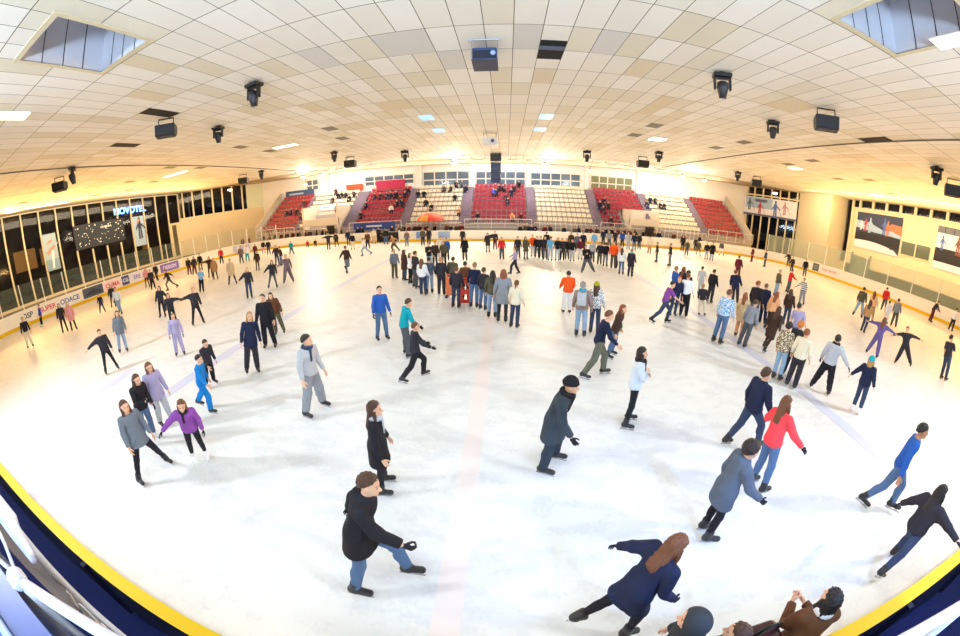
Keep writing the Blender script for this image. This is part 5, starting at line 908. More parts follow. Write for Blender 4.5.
(-12.31, 34.17, 340, 1.77, 's D D 0', {'top': ('jacket', 'black'), 'legs': ('jeans', 'denim'), 'hair': ('short', 'dark')}, 'person in black jacket and jeans at the right of the far gate', 2, (0.024, 0.018)),
(-13.86, 36.15, 159, 1.75, 'n D D 0', {'top': ('coat', 'black'), 'legs': ('trousers', 'black'), 'hair': ('short', 'dark')}, 'figure all in black standing in the far gate', 2, (0.025, 0.011)),
(-9.52, 28.87, 212, 1.62, 'q B f 20', {'top': ('sweater', 'tan'), 'legs': ('trousers', 'khaki'), 'hair': ('short', 'dark')}, 'skater in tan top with one leg trailing near the far gate', 2, (-0.050, -0.006)),
(-6.16, 18.20, 141, 1.67, 'n D D 0', {'top': ('jacket', 'mgrey'), 'legs': ('trousers', 'khaki'), 'hair': ('short', 'chest')}, 'boy in grey jacket standing apart left of the crowd', 1, (0.022, 0.047)),
(-21.96, 34.47, 148, 1.20, 'i D D 30', {'top': ('jacket', 'red'), 'legs': ('trousers', 'dark'), 'hair': ('short', 'brown')}, 'child in red crouching by the far left boards', 2, (-0.003, -0.002)),
(-21.20, 34.99, 139, 1.20, 'i D D 30', {'top': ('jacket', 'dark'), 'legs': ('trousers', 'dark'), 'hair': ('short', 'dark')}, 'child in dark clothes crouching beside the child in red', 2, (-0.003, -0.001)),
(-5.42, 17.70, 43, 1.72, 'n D D 0', {'top': ('coat', 'dbrown'), 'legs': ('jeans', 'ddenim'), 'hair': ('long', 'brown')}, 'girl in dark brown coat at the left end of the standing crowd', 1, (0.032, 0.032)),
(-4.89, 17.01, 104, 1.63, 'n D t 0', {'top': ('jacket', 'white'), 'legs': ('leggings', 'black'), 'hair': ('long', 'brown')}, 'girl in white jacket and black leggings second in the standing crowd', 1, (0.030, 0.031)),
(-4.40, 16.17, 45, 1.88, 'n D D 0', {'top': ('jacket', 'dark'), 'legs': ('trousers', 'dgrey'), 'hair': ('short', 'brown')}, 'tall dark clad man third in the standing crowd', 1, (0.060, -0.042)),
(-3.69, 14.88, 16, 1.68, 'n D D 0', {'top': ('jacket', 'white'), 'legs': ('trousers', 'ddenim'), 'hair': ('long', 'chest'), 'w': 1.06}, 'girl in white jacket with brown hair seen from behind', 1, (-0.022, 0.042)),
(-3.48, 15.19, 357, 1.72, 'n D D 0', {'top': ('hoodie', 'bluegrey'), 'legs': ('jeans', 'ldenim'), 'hair': ('short', 'dark'), 'w': 1.05}, 'man in blue grey hoodie and pale jeans, back turned', 1, (0.016, 0.006)),
(-4.68, 20.74, 157, 1.73, 'n D t 0', {'top': ('jacket', 'black'), 'legs': ('jeans', 'ldenim'), 'hair': ('short', 'black')}, 'person in black jacket and very pale jeans in the crowd', 1, (-0.019, 0.015)),
(-4.63, 22.09, 188, 1.64, 'n D D 0', {'top': ('jacket', 'dbrown'), 'legs': ('trousers', 'dark'), 'hair': ('short', 'brown')}, 'person in dark brown in the crowd behind the blue grey hoodie', 2, (0.017, -0.009)),
(-4.03, 22.09, 175, 1.65, 'n D D 0', {'top': ('jacket', 'khaki'), 'legs': ('trousers', 'dark'), 'hair': ('long', 'brown')}, 'person in khaki jacket beside the blue jacket in the crowd', 2, (-0.010, -0.008)),
(-4.15, 24.04, 180, 1.65, 'n D D 0', {'top': ('jacket', 'blue'), 'legs': ('trousers', 'dark'), 'hair': ('short', 'black')}, 'person in blue jacket deep in the standing crowd', 2, (-0.014, -0.008)),
(-2.86, 14.92, 9, 1.76, 'n D D 0', {'top': ('jacket', 'dark'), 'legs': ('trousers', 'dark'), 'hair': ('short', 'blond'), 'w': 1.05}, 'fair haired man in dark coat and dark trousers, back turned', 1, (0.014, 0.005)),
(-2.47, 15.11, 6, 1.74, 'n D D 0', {'top': ('coat', 'khaki'), 'legs': ('trousers', 'dgrey'), 'hair': ('short', 'dark')}, 'person in khaki coat standing in the middle of the crowd', 1, (0.090, 0.012)),
(-1.94, 13.00, 12, 1.70, 'n D D 0', {'top': ('jacket', 'dark'), 'legs': ('jeans', 'ddenim'), 'hair': ('short', 'chest'), 'w': 1.06}, 'man in black jacket and dark jeans in front of the khaki coat', 1, (0.053, -0.031)),
(-1.67, 14.16, 3, 1.71, 'n D D 0', {'top': ('jacket', 'brown'), 'legs': ('trousers', 'dark'), 'hair': ('short', 'dark')}, 'person in brown jacket standing over a red skating aid', 1, (-0.002, -0.018)),
(-1.22, 13.04, 10, 1.84, 'n D D 0', {'top': ('sweater', 'navy'), 'legs': ('jeans', 'denim'), 'hair': ('short', 'sandy')}, 'tall fair man in navy sweater and jeans, back turned', 1, (0.029, 0.060)),
(-0.84, 12.81, 26, 1.72, 'n D D 0', {'top': ('jacket', 'dark'), 'legs': ('jeans', 'denim'), 'hair': ('short', 'brown')}, 'man in black jacket and jeans, back turned, right of the navy sweater', 1, (0.037, -0.034)),
(-0.45, 11.88, 8, 1.75, 'n D D 0', {'top': ('jacket', 'khaki'), 'legs': ('jeans', 'ldenim'), 'hair': ('long', 'dark'), 'w': 1.05}, 'woman in dark khaki jacket with long dark hair and pale jeans', 0, (0.014, 0.074)),
(-0.08, 11.36, 5, 1.88, 'n D D 0', {'top': ('coat', 'grey'), 'legs': ('leggings', 'dark'), 'hair': ('bob', 'auburn'), 'w': 1.05}, 'auburn haired woman in long grey coat, back turned', 0, (0.020, 0.108)),
(0.34, 10.89, 22, 1.66, 'n D D 0', {'top': ('jacket', 'cream'), 'legs': ('jeans', 'ddenim'), 'hair': ('pony', 'chest')}, 'woman in cream jacket with brown ponytail, right end of the row', 0, (0.040, 0.027)),
(0.52, 19.49, 267, 1.66, 'l x x 16', {'top': ('sweater', 'lilac'), 'legs': ('trousers', 'dark'), 'hair': ('short', 'chest')}, 'skater in pale lilac sweater striding behind the grey coat', 1, (0.124, -0.000)),
(-4.03, 32.49, 178, 1.66, 'n D D 0', {'top': ('jacket', 'dark'), 'legs': ('trousers', 'dark'), 'hair': ('short', 'dark')}, 'dark person close to the far boards, left of centre', 2, (-0.023, -0.004)),
(-2.86, 24.05, 183, 1.73, 'n D D 0', {'top': ('coat', 'black'), 'legs': ('trousers', 'khaki'), 'hair': ('long', 'black')}, 'person in black coat standing alone left of centre', 2, (-0.021, 0.002)),
(-1.42, 28.01, 177, 1.67, 'n O D 0', {'top': ('coat', 'dark'), 'legs': ('leggings', 'dgrey'), 'hair': ('long', 'dark')}, 'girl in dark coat with one arm out near the centre', 2, (-0.028, 0.001)),
(-0.91, 29.85, 188, 1.66, 'n D O 0', {'top': ('jacket', 'dark'), 'legs': ('trousers', 'burgundy'), 'hair': ('short', 'dark')}, 'person in black jacket holding the arm of the girl in dark coat', 2, (-0.006, -0.000)),
(-0.24, 24.64, 179, 1.67, 'n D D 0', {'top': ('jacket', 'red'), 'legs': ('trousers', 'dgrey'), 'hair': ('short', 'brown')}, 'person in red jacket and grey trousers near the centre', 2, (-0.033, 0.004)),
(0.94, 25.20, 182, 1.68, 'n D D 0', {'top': ('jacket', 'dark'), 'legs': ('trousers', 'dgrey'), 'hair': ('short', 'dark')}, 'person in dark jacket left end of the far centre row', 2, (-0.038, 0.011)),
(1.51, 24.83, 153, 1.71, 'n D D 0', {'top': ('coat', 'khaki'), 'legs': ('leggings', 'dgrey'), 'hair': ('long', 'dark')}, 'person in khaki coat second in the far centre row', 2, (-0.032, 0.009)),
(2.13, 26.31, 185, 1.73, 'n D D 0', {'top': ('jacket', 'orange'), 'legs': ('trousers', 'lgrey'), 'hair': ('short', 'dark')}, 'person in orange jacket in the far centre row', 1, (-0.043, 0.016)),
(2.40, 25.87, 190, 1.66, 'n D D 0', {'top': ('jacket', 'black'), 'legs': ('trousers', 'dgrey'), 'hair': ('short', 'chest')}, 'person in black jacket right of the orange jacket', 2, (-0.021, 0.010)),
(2.67, 25.44, 186, 1.71, 'n D D 0', {'top': ('jacket', 'dark'), 'legs': ('trousers', 'dark'), 'hair': ('short', 'brown')}, 'person in dark jacket in the tight far centre row', 1, (-0.046, 0.019)),
(2.92, 25.04, 197, 1.75, 'n D D 0', {'top': ('jacket', 'dark'), 'legs': ('trousers', 'dgrey'), 'hair': ('long', 'dark')}, 'long haired person in dark jacket beside the sky blue shirt', 1, (-0.027, 0.024)),
(3.24, 24.65, 17, 1.80, 'n D D 0', {'top': ('tee', 'sky'), 'legs': ('trousers', 'lgrey'), 'hair': ('short', 'brown')}, 'person in white and sky blue shirt with grey trousers, far centre', 1, (0.003, 0.035)),
(3.77, 24.74, 194, 1.72, 'n D D 0', {'top': ('jacket', 'black'), 'legs': ('trousers', 'lgrey'), 'hair': ('long', 'auburn')}, 'auburn haired person in black right of the sky blue shirt', 1, (-0.006, 0.018)),
(4.15, 24.81, 189, 1.68, 'n D D 0', {'top': ('jacket', 'dark'), 'legs': ('trousers', 'dark'), 'hair': ('short', 'brown')}, 'person in dark jacket, second right of the sky blue shirt', 2, (-0.029, 0.014)),
(4.61, 25.34, 190, 1.62, 'n D D 0', {'top': ('jacket', 'black'), 'legs': ('trousers', 'dgrey'), 'hair': ('short', 'dark')}, 'person in black jacket, third right of the sky blue shirt', 2, (-0.057, 0.011)),
(4.84, 24.52, 186, 1.67, 'n D D 0', {'top': ('jacket', 'black'), 'legs': ('trousers', 'lgrey'), 'hair': ('short', 'dark')}, 'person in black jacket and light grey trousers, far centre row', 2, (-0.032, 0.011)),
(5.65, 25.56, 197, 1.64, 'n D D 0', {'top': ('jacket', 'burgundy'), 'legs': ('trousers', 'white'), 'hair': ('long', 'auburn')}, 'person in burgundy jacket and white trousers, far centre row', 2, (-0.036, 0.009)),
(5.06, 20.36, 184, 1.78, 'W D t 0', {'top': ('jacket', 'black'), 'legs': ('trousers', 'dgrey'), 'hair': ('short', 'dark')}, 'skater in black jacket with legs apart in front of the far row', 1, (-0.131, 0.051)),
(6.31, 24.41, 194, 1.66, 'n D D 0', {'top': ('jacket', 'lgrey'), 'legs': ('trousers', 'dgrey'), 'hair': ('short', 'sandy')}, 'person in light grey jacket right of the skater with legs apart', 2, (-0.041, 0.011)),
(6.65, 23.69, 196, 1.65, 'n D D 0', {'top': ('jacket', 'dark'), 'legs': ('trousers', 'khaki'), 'hair': ('short', 'dark')}, 'person in dark jacket and khaki trousers, far centre right', 2, (-0.018, -0.002)),
(6.89, 22.99, 27, 1.71, 'n D D 0', {'top': ('jacket', 'black'), 'legs': ('jeans', 'mgrey'), 'hair': ('short', 'dark')}, 'person in black jacket and grey jeans, far centre right', 1, (-0.018, 0.018)),
(7.28, 22.37, 193, 1.86, 'n D D 0', {'top': ('jacket', 'orange'), 'legs': ('trousers', 'khaki'), 'hair': ('short', 'dark')}, 'tall person in orange top with khaki trousers', 1, (-0.029, 0.034)),
(7.67, 22.45, 204, 1.73, 'n D D 0', {'top': ('jacket', 'peach'), 'legs': ('trousers', 'dark'), 'hair': ('short', 'auburn')}, 'person in peach jacket beside the tall orange top', 1, (-0.031, 0.027)),
(7.22, 20.45, 29, 1.69, 'n D D 0', {'top': ('jacket', 'white'), 'legs': ('jeans', 'denim'), 'hair': ('long', 'brown')}, 'person in white jacket and jeans below the tall orange top', 1, (-0.027, 0.039)),
(7.65, 19.97, 41, 1.73, 'n D D 0', {'top': ('coat', 'dark'), 'legs': ('trousers', 'dark'), 'hair': ('short', 'sandy'), 'scarf': 'cyan'}, 'person in long dark coat with bright blue collar', 1, (-0.009, 0.015)),
(10.18, 35.28, 196, 1.72, 'n D D 0', {'top': ('jacket', 'navy'), 'legs': ('trousers', 'dark'), 'hair': ('short', 'dark')}, 'person in navy at the far boards, left of the right-hand crowd', 2, (-0.031, 0.015)),
(10.40, 33.83, 197, 1.74, 'n D D 0', {'top': ('jacket', 'grey'), 'legs': ('trousers', 'dgrey'), 'hair': ('short', 'dark')}, 'person in grey at the far boards, second of the right-hand crowd', 2, (-0.035, 0.017)),
(11.39, 34.95, 198, 1.76, 'n D D 0', {'top': ('jacket', 'dark'), 'legs': ('trousers', 'dark'), 'hair': ('short', 'dark')}, 'person in dark jacket third of the right-hand crowd at the boards', 2, (-0.035, 0.018)),
(11.99, 34.42, 204, 1.73, 'n D D 0', {'top': ('jacket', 'blue'), 'legs': ('trousers', 'dark'), 'hair': ('short', 'brown')}, 'person in blue jacket fourth of the right-hand crowd at the boards', 2, (-0.038, 0.020)),
(12.16, 33.05, 195, 1.78, 'n D D 0', {'top': ('jacket', 'lgrey'), 'legs': ('trousers', 'lgrey'), 'hair': ('short', 'dark')}, 'person in light grey clothes in the right-hand crowd at the boards', 2, (-0.040, 0.025)),
(12.61, 32.55, 201, 1.78, 'n D D 0', {'top': ('jacket', 'navy'), 'legs': ('jeans', 'denim'), 'hair': ('long', 'dark')}, 'person in navy jacket and jeans in the right-hand crowd at the boards', 2, (-0.044, 0.028)),
(13.55, 33.59, 212, 1.73, 'l D D 0', {'top': ('jacket', 'dark'), 'legs': ('jeans', 'ddenim'), 'hair': ('short', 'dark')}, 'person in dark jacket at the right end of the boards crowd', 2, (-0.032, 0.037)),
(13.58, 31.02, 204, 1.63, 'n D D 0', {'top': ('jacket', 'cream'), 'legs': ('trousers', 'tan'), 'hair': ('short', 'dark')}, 'person in cream jacket and tan trousers by the far boards', 2, (-0.022, 0.019)),
(12.27, 26.42, 290, 1.62, 'n D D 4', {'top': ('jacket', 'dbrown'), 'legs': ('trousers', 'dgrey'), 'hair': ('short', 'brown')}, 'person in dark brown skating left of the man in grey trousers', 2, (-0.031, 0.015)),
(12.69, 24.85, 287, 1.75, 'n D D 4', {'top': ('jacket', 'dark'), 'legs': ('trousers', 'mgrey'), 'hair': ('short', 'brown')}, 'man in dark jacket and grey trousers facing left, far right half', 1, (-0.019, 0.028)),
(19.49, 35.40, 229, 1.73, 'n D D 0', {'top': ('coat', 'black'), 'legs': ('trousers', 'dgrey'), 'hair': ('short', 'dark'), 'w': 1.1}, 'bulky figure in black coat by the far right boards', 2, (-0.003, 0.005)),
(17.85, 31.47, 220, 1.55, 's D D 0', {'top': ('jacket', 'khaki'), 'legs': ('trousers', 'dgrey'), 'hair': ('long', 'dark')}, 'person in khaki below the bulky figure in black', 2, (0.004, -0.004)),
(21.60, 36.15, 211, 1.55, 'n D D 0', {'top': ('jacket', 'dark'), 'legs': ('trousers', 'dark'), 'hair': ('short', 'dark')}, 'dark person at the far right boards, beside khaki jacket and dark coat', 2, (-0.014, 0.009)),
(19.69, 32.21, 191, 1.58, 'l D D 0', {'top': ('jacket', 'khaki'), 'legs': ('leggings', 'dgrey'), 'hair': ('long', 'dark')}, 'person in khaki jacket with one leg forward, far right', 2, (-0.047, 0.027)),
(19.15, 29.76, 213, 1.68, 'n D D 0', {'top': ('jacket', 'black'), 'legs': ('trousers', 'lgrey'), 'hair': ('short', 'auburn')}, 'person in black jacket and light grey trousers, far right', 2, (-0.032, 0.026)),
(19.48, 29.36, 219, 1.77, 'n D D 0', {'top': ('coat', 'black'), 'legs': ('trousers', 'lgrey'), 'hair': ('short', 'dark'), 'w': 1.05}, 'broad person in black coat near the far right boards', 2, (0.001, 0.008)),
(23.76, 33.92, 225, 1.61, 'w D D 0', {'top': ('jacket', 'dgrey'), 'legs': ('leggings', 'white'), 'hair': ('short', 'dark')}, 'person in grey jacket and white leggings, legs apart, far right', 2, (-0.068, 0.050)),
(16.46, 21.04, 53, 1.73, 'n D D 0', {'top': ('jacket', 'burgundy'), 'legs': ('trousers', 'burgundy'), 'hair': ('short', 'dark')}, 'man in burgundy jacket seen from behind, right half', 1, (-0.032, 0.040)),
(26.03, 31.34, 280, 1.60, 'n D D 4', {'top': ('jacket', 'burgundy'), 'legs': ('trousers', 'burgundy'), 'hair': ('short', 'dark')}, 'slim person in burgundy by the right corner boards', 2, (0.014, -0.011)),
(25.59, 28.64, 292, 1.70, 'n D D 2', {'top': ('jacket', 'ddenim'), 'legs': ('trousers', 'dgrey'), 'hair': ('short', 'chest')}, 'man in slate blue jacket by the right corner boards', 2, (-0.006, 0.016)),
(30.92, 30.54, 245, 1.61, 's D x 14', {'top': ('jacket', 'dark'), 'legs': ('trousers', 'dgrey'), 'hair': ('short', 'dark')}, 'dark skater leaning by the right corner boards', 2, (-0.059, 0.067)),
(28.10, 27.21, 236, 1.49, 'n D D 0', {'top': ('jacket', 'dark'), 'legs': ('trousers', 'dark'), 'hair': ('short', 'brown')}, 'dark clad child right of the leaning skater', 2, (-0.011, 0.008)),
(27.79, 25.06, 233, 1.67, 'n D D 0', {'top': ('jacket', 'black'), 'legs': ('trousers', 'dgrey'), 'hair': ('short', 'dark')}, 'person in black beside the framed board poster on the right', 2, (-0.029, 0.037)),
(16.33, 16.74, 104, 1.70, 'n D D 4', {'top': ('jacket', 'khaki'), 'legs': ('jeans', 'ldenim'), 'hair': ('short', 'grey')}, 'grey haired man in khaki jacket and pale jeans, right half', 2, (-0.025, -0.048)),
(18.63, 18.02, 106, 1.60, 's D f 4', {'top': ('jacket', 'red'), 'legs': ('trousers', 'dgrey'), 'hair': ('short', 'brown')}, 'person in bright red jacket right of the grey haired man', 2, (0.023, -0.056)),
(17.17, 15.25, 248, 1.56, 's D x 4', {'top': ('sweater', 'white'), 'legs': ('trousers', 'grey'), 'hair': ('short', 'dark'), 'pat': 'stripe'}, 'person in striped white jumper, right half', 2, (-0.095, 0.027)),
(5.86, 11.59, 97, 1.79, 'L D F 28', {'top': ('tee', 'purple'), 'legs': ('jeans', 'ddenim'), 'hair': ('short', 'dark')}, 'man in purple tee shirt striding right in jeans', 1, (-0.036, 0.039)),
(7.68, 14.19, 88, 1.84, 'n D D 0', {'top': ('jacket', 'blue'), 'legs': ('jeans', 'ddenim'), 'hair': ('short', 'sandy')}, 'fair haired boy in blue jacket behind the man in purple', 1, (-0.063, -0.134)),
(8.14, 14.33, 70, 1.79, 'n D D 0', {'top': ('jacket', 'navy'), 'legs': ('jeans', 'ddenim'), 'hair': ('long', 'auburn')}, 'auburn haired girl in navy behind the man in purple', 1, (-0.016, -0.037)),
(8.13, 13.93, 60, 1.67, 'n D D 0', {'top': ('jacket', 'dark'), 'legs': ('trousers', 'dark'), 'hair': ('curly', 'black')}, 'dark curly haired person behind the man in white shirt', 1, (0.051, 0.033)),
(6.90, 12.59, 189, 1.66, 'n D D 10', {'top': ('jacket', 'navy'), 'legs': ('jeans', 'ddenim'), 'hair': ('short', 'orange')}, 'ginger man in navy between purple tee shirt and white shirt', 1, (0.053, -0.003)),
(7.38, 12.50, 41, 1.81, 'n t D 2', {'top': ('sweater', 'white'), 'legs': ('trousers', 'black'), 'hair': ('short', 'chest')}, 'man in white long-sleeved shirt and black trousers', 1, (0.007, 0.056)),
(8.43, 12.70, 39, 1.37, 's D D 4', {'top': ('jacket', 'dark'), 'legs': ('trousers', 'cream'), 'hair': ('short', 'blond')}, 'blond child in dark jacket and cream trousers, back turned', 1, (-0.141, 0.020)),
(10.42, 16.26, 43, 1.56, 'n D D 0', {'top': ('tee', 'lgrey'), 'legs': ('trousers', 'lgrey'), 'hair': ('short', 'dark')}, 'boy in grey tee shirt behind the blond child', 2, (-0.082, -0.041)),
(10.08, 14.77, 64, 1.69, 'n D D 0', {'top': ('jacket', 'black'), 'legs': ('trousers', 'dark'), 'hair': ('short', 'dark')}, 'person in black right of the boy in grey tee shirt', 1, (0.012, -0.023)),
(11.73, 14.79, 48, 1.72, 'n D D 0', {'top': ('jacket', 'navy'), 'legs': ('trousers', 'dark'), 'hair': ('short', 'chest'), 'w': 1.1}, 'man in navy jacket behind the man in dotted blue shirt', 1, (-0.148, 0.068)),
(7.26, 9.69, 62, 1.89, 'n D D 4', {'top': ('sweater', 'bright'), 'legs': ('jeans', 'denim'), 'hair': ('short', 'chest'), 'pat': 'dots', 'w': 1.08}, 'man in dotted light blue shirt and jeans', 0, (0.095, 0.034)),
(8.69, 10.34, 60, 1.68, 'n D D 4', {'top': ('coat', 'beige'), 'legs': ('trousers', 'peach'), 'hair': ('long', 'auburn')}, 'woman in beige coat and peach trousers right of the dotted shirt', 1, (-0.012, 0.040)),
(10.34, 11.56, 77, 1.87, 'n D D 8', {'top': ('jacket', 'black'), 'legs': ('trousers', 'dgrey'), 'hair': ('short', 'auburn'), 'w': 1.12}, 'large man in black jacket behind the grey sweater', 0, (-0.011, 0.092)),
(11.14, 11.84, 63, 1.74, 'n D D 4', {'top': ('jacket', 'navy'), 'legs': ('trousers', 'navy'), 'hair': ('short', 'chest')}, 'man in navy jacket and trousers right of the large man', 1, (-0.072, 0.061)),
(8.17, 9.43, 66, 1.71, 'n D D 6', {'top': ('hoodie', 'grey'), 'legs': ('trousers', 'dgrey'), 'hair': ('short', 'brown')}, 'person in grey hooded sweater and dark grey trousers', 0, (0.074, -0.054)),
(10.61, 11.00, 64, 1.70, 'l D D 4', {'top': ('jacket', 'peach'), 'legs': ('leggings', 'dark'), 'hair': ('long', 'auburn')}, 'auburn haired woman in peach top and dark leggings', 1, (0.064, -0.045)),
(12.39, 11.64, 67, 1.65, 'n D D 4', {'top': ('jacket', 'dbrown'), 'legs': ('jeans', 'ddenim'), 'hair': ('long', 'brown')}, 'woman in dark brown jacket right of the peach top', 1, (-0.063, 0.004)),
(8.92, 9.07, 70, 1.66, 'l D D 6', {'top': ('long', 'dbrown'), 'legs': ('leggings', 'dbrown'), 'hair': ('long', 'brown')}, 'woman in long dark brown coat with long brown hair', 1, (0.023, -0.105)),
(10.37, 8.94, 59, 1.75, 'n D D 0', {'top': ('tee', 'lilac'), 'legs': ('jeans', 'denim'), 'hair': ('short', 'dark'), 'w': 1.05}, 'man in lilac tee shirt behind the floral top', 0, (-0.117, 0.091)),
(7.83, 7.08, 73, 1.70, 'n D D 8', {'top': ('jacket', 'cream'), 'legs': ('jeans', 'ldenim'), 'hair': ('curly', 'black'), 'pat': 'floral'}, 'woman in cream floral top with black hair and pale jeans', 0, (-0.015, 0.061)),
(8.43, 7.28, 64, 1.69, 'n D D 2', {'top': ('jacket', 'dark'), 'legs': ('trousers', 'dark'), 'hair': ('curly', 'orange')}, 'woman with bright orange hair between floral top and cream hoodie', 0, (0.030, 0.029)),
(8.03, 6.65, 60, 1.73, 'n D D 2', {'top': ('hoodie', 'cream'), 'legs': ('trousers', 'dark'), 'hair': ('short', 'auburn'), 'w': 1.06}, 'person in cream hooded jacket and dark trousers, back turned', 0, (-0.018, -0.012)),
(8.96, 6.30, 60, 1.74, 'w D H 4', {'top': ('hoodie', 'lgrey'), 'legs': ('trousers', 'black'), 'hair': ('short', 'black'), 'scarf': 'black', 'glove': 'black', 'w': 1.08}, "man in light grey hooded jacket holding the teal hat's hand", 0, (-0.043, -0.055)),
(9.27, 5.07, 76, 1.59, 'n H D 4', {'top': ('jacket', 'navy'), 'legs': ('jeans', 'ddenim'), 'hair': ('bob', 'blond'), 'beanie': 'teal', 'skate': 'white'}, 'child in teal beanie and navy jacket with white skates', 0, (-0.097, 0.034)),
(14.66, 8.33, 70, 1.65, 'w O O 0', {'top': ('sweater', 'violet'), 'legs': ('trousers', 'violet'), 'hair': ('long', 'chest')}, 'girl in violet clothes with arms outstretched, right half', 1, (0.018, -0.077)),
(15.55, 7.22, 250, 1.55, 'W O O 0', {'top': ('sweater', 'dark'), 'legs': ('trousers', 'dark'), 'hair': ('short', 'dark')}, 'boy in black with arms and legs spread wide, right half', 1, (-0.132, 0.173)),
(16.93, 5.81, 101, 1.76, 'n D t 0', {'top': ('tee', 'dark'), 'legs': ('jeans', 'ddenim'), 'hair': ('short', 'dark'), 'glove': 'black'}, 'man in black tee shirt and dark jeans near the right edge', 1, (-0.055, 0.157)),
(20.47, 13.38, 67, 1.78, 'w D D 0', {'top': ('jacket', 'khaki'), 'legs': ('jeans', 'ldenim'), 'hair': ('short', 'dark'), 'w': 1.05}, 'man in khaki jacket and pale jeans near the right boards', 1, (0.038, 0.003)),
(20.73, 12.55, 69, 1.72, 'n D D 0', {'top': ('jacket', 'peach'), 'legs': ('trousers', 'tan'), 'hair': ('long', 'auburn')}, 'auburn haired woman in peach jacket near the right boards', 1, (-0.011, 0.102)),
(17.45, 10.84, 73, 1.67, 'l D D 0', {'top': ('jacket', 'tan'), 'legs': ('jeans', 'ddenim'), 'hair': ('long', 'brown')}, 'person in tan top and dark jeans in front of the peach jacket', 1, (0.014, 0.011)),
(26.17, 15.01, 75, 1.65, 's D D 2', {'top': ('jacket', 'red'), 'legs': ('trousers', 'dgrey'), 'hair': ('short', 'dark')}, 'person in scarlet jacket next to the right boards', 1, (-0.005, 0.048)),
(22.08, 12.27, 71, 1.34, 's D D 4', {'top': ('jacket', 'white'), 'legs': ('trousers', 'white'), 'hair': ('short', 'dark')}, 'child dressed in white below the scarlet jacket', 2, (-0.034, 0.042)),
(22.29, 11.79, 72, 1.64, 's D D 4', {'top': ('jacket', 'grey'), 'legs': ('trousers', 'dgrey'), 'hair': ('short', 'dark')}, 'person in grey jacket beside the child in white', 1, (-0.014, 0.055)),
(30.28, 12.99, 127, 1.66, 's F F 34', {'top': ('jacket', 'dark'), 'legs': ('trousers', 'burgundy'), 'hair': ('short', 'dark')}, 'person in burgundy trousers leaning on the right boards', 2, (0.017, -0.041)),
(30.29, 11.22, 90, 1.62, 's D D 4', {'top': ('jacket', 'white'), 'legs': ('trousers', 'dark'), 'hair': ('short', 'dark')}, 'person in white jacket at the right edge by the boards', 2, (0.012, -0.030)),
(3.47, 29.24, 7, 1.75, 'n D D 0', {'top': ('jacket', 'black'), 'legs': ('trousers', 'dgrey'), 'hair': ('short', 'dark')}, 'dark back by the far boards above the sky blue shirt', 2, (0.005, 0.025)),
(5.73, 29.74, 191, 1.74, 'n D D 0', {'top': ('jacket', 'dbrown'), 'legs': ('trousers', 'dgrey'), 'hair': ('long', 'brown')}, 'person in dark brown by the far boards, middle', 2, (-0.029, 0.019)),
(6.87, 30.04, 198, 1.76, 'n D D 0', {'top': ('jacket', 'navy'), 'legs': ('trousers', 'dark'), 'hair': ('short', 'dark'), 'w': 1.05}, 'person in navy by the far boards, right of centre', 2, (-0.034, 0.021)),
(6.17, 29.26, 192, 1.69, 'n D D 0', {'top': ('jacket', 'bluegrey'), 'legs': ('trousers', 'dgrey'), 'hair': ('short', 'dark')}, 'person in blue grey by the far boards, right of centre', 2, (-0.030, 0.017)),
(8.31, 31.73, 195, 1.67, 'n D D 0', {'top': ('jacket', 'sky'), 'legs': ('jeans', 'ldenim'), 'hair': ('short', 'brown')}, 'person in pale blue by the far boards, right of centre', 2, (-0.033, 0.019)),
(-9.45, 32.14, 169, 1.62, 'n D D 0', {'top': ('jacket', 'plum'), 'legs': ('jeans', 'denim'), 'hair': ('long', 'brown')}, 'person in plum jacket by the far boards, right of the gate', 2, (0.019, 0.006)),
(-7.99, 32.71, 171, 1.72, 'n D D 0', {'top': ('jacket', 'khaki'), 'legs': ('trousers', 'dark'), 'hair': ('short', 'dark')}, 'person in dark khaki by the far boards behind the crowd', 2, (0.016, 0.009)),
(-7.55, 33.43, 167, 1.69, 'n D D 0', {'top': ('coat', 'dark'), 'legs': ('trousers', 'dark'), 'hair': ('short', 'dark')}, 'person in dark coat by the far boards behind the crowd', 2, (0.015, 0.006)),
(-4.51, 23.62, 169, 1.84, 'n D D 0', {'top': ('jacket', 'cream'), 'legs': ('trousers', 'lgrey'), 'hair': ('short', 'brown')}, 'tall figure in cream clothes deep in the crowd', 1, (-0.006, 0.015)),
(2.40, 12.65, 1, 1.67, 'n f f 22', {'top': ('jacket', 'orange'), 'legs': ('baggy', 'white'), 'hair': ('short', 'dark'), 'w': 1.12}, 'person in bright orange jacket and white trousers bending, back turned', 1, (0.009, -0.038)),
(2.47, 10.20, 19, 1.81, 'n D D 0', {'top': ('jacket', '94807a'), 'legs': ('jeans', 'ldenim'), 'hair': ('short', 'grey'), 'scarf': 'cyan', 'pack': 'lgrey', 'w': 1.06}, 'grey haired man with backpack, blue scarf and pale jeans, back turned', 0, (-0.019, 0.062)),
(3.00, 10.48, 24, 1.75, 'n D D 0', {'top': ('jacket', 'dgrey'), 'legs': ('jeans', 'ddenim'), 'hair': ('long', 'brown'), 'beanie': 'lime', 'pat': 'spots'}, 'woman in lime green beanie and speckled grey jacket, back turned', 0, (-0.019, 0.077)),
]
PN = {'dbrown': 'dark brown'}; EXPO = -0.18; UPL = 6000; UPN = 6000
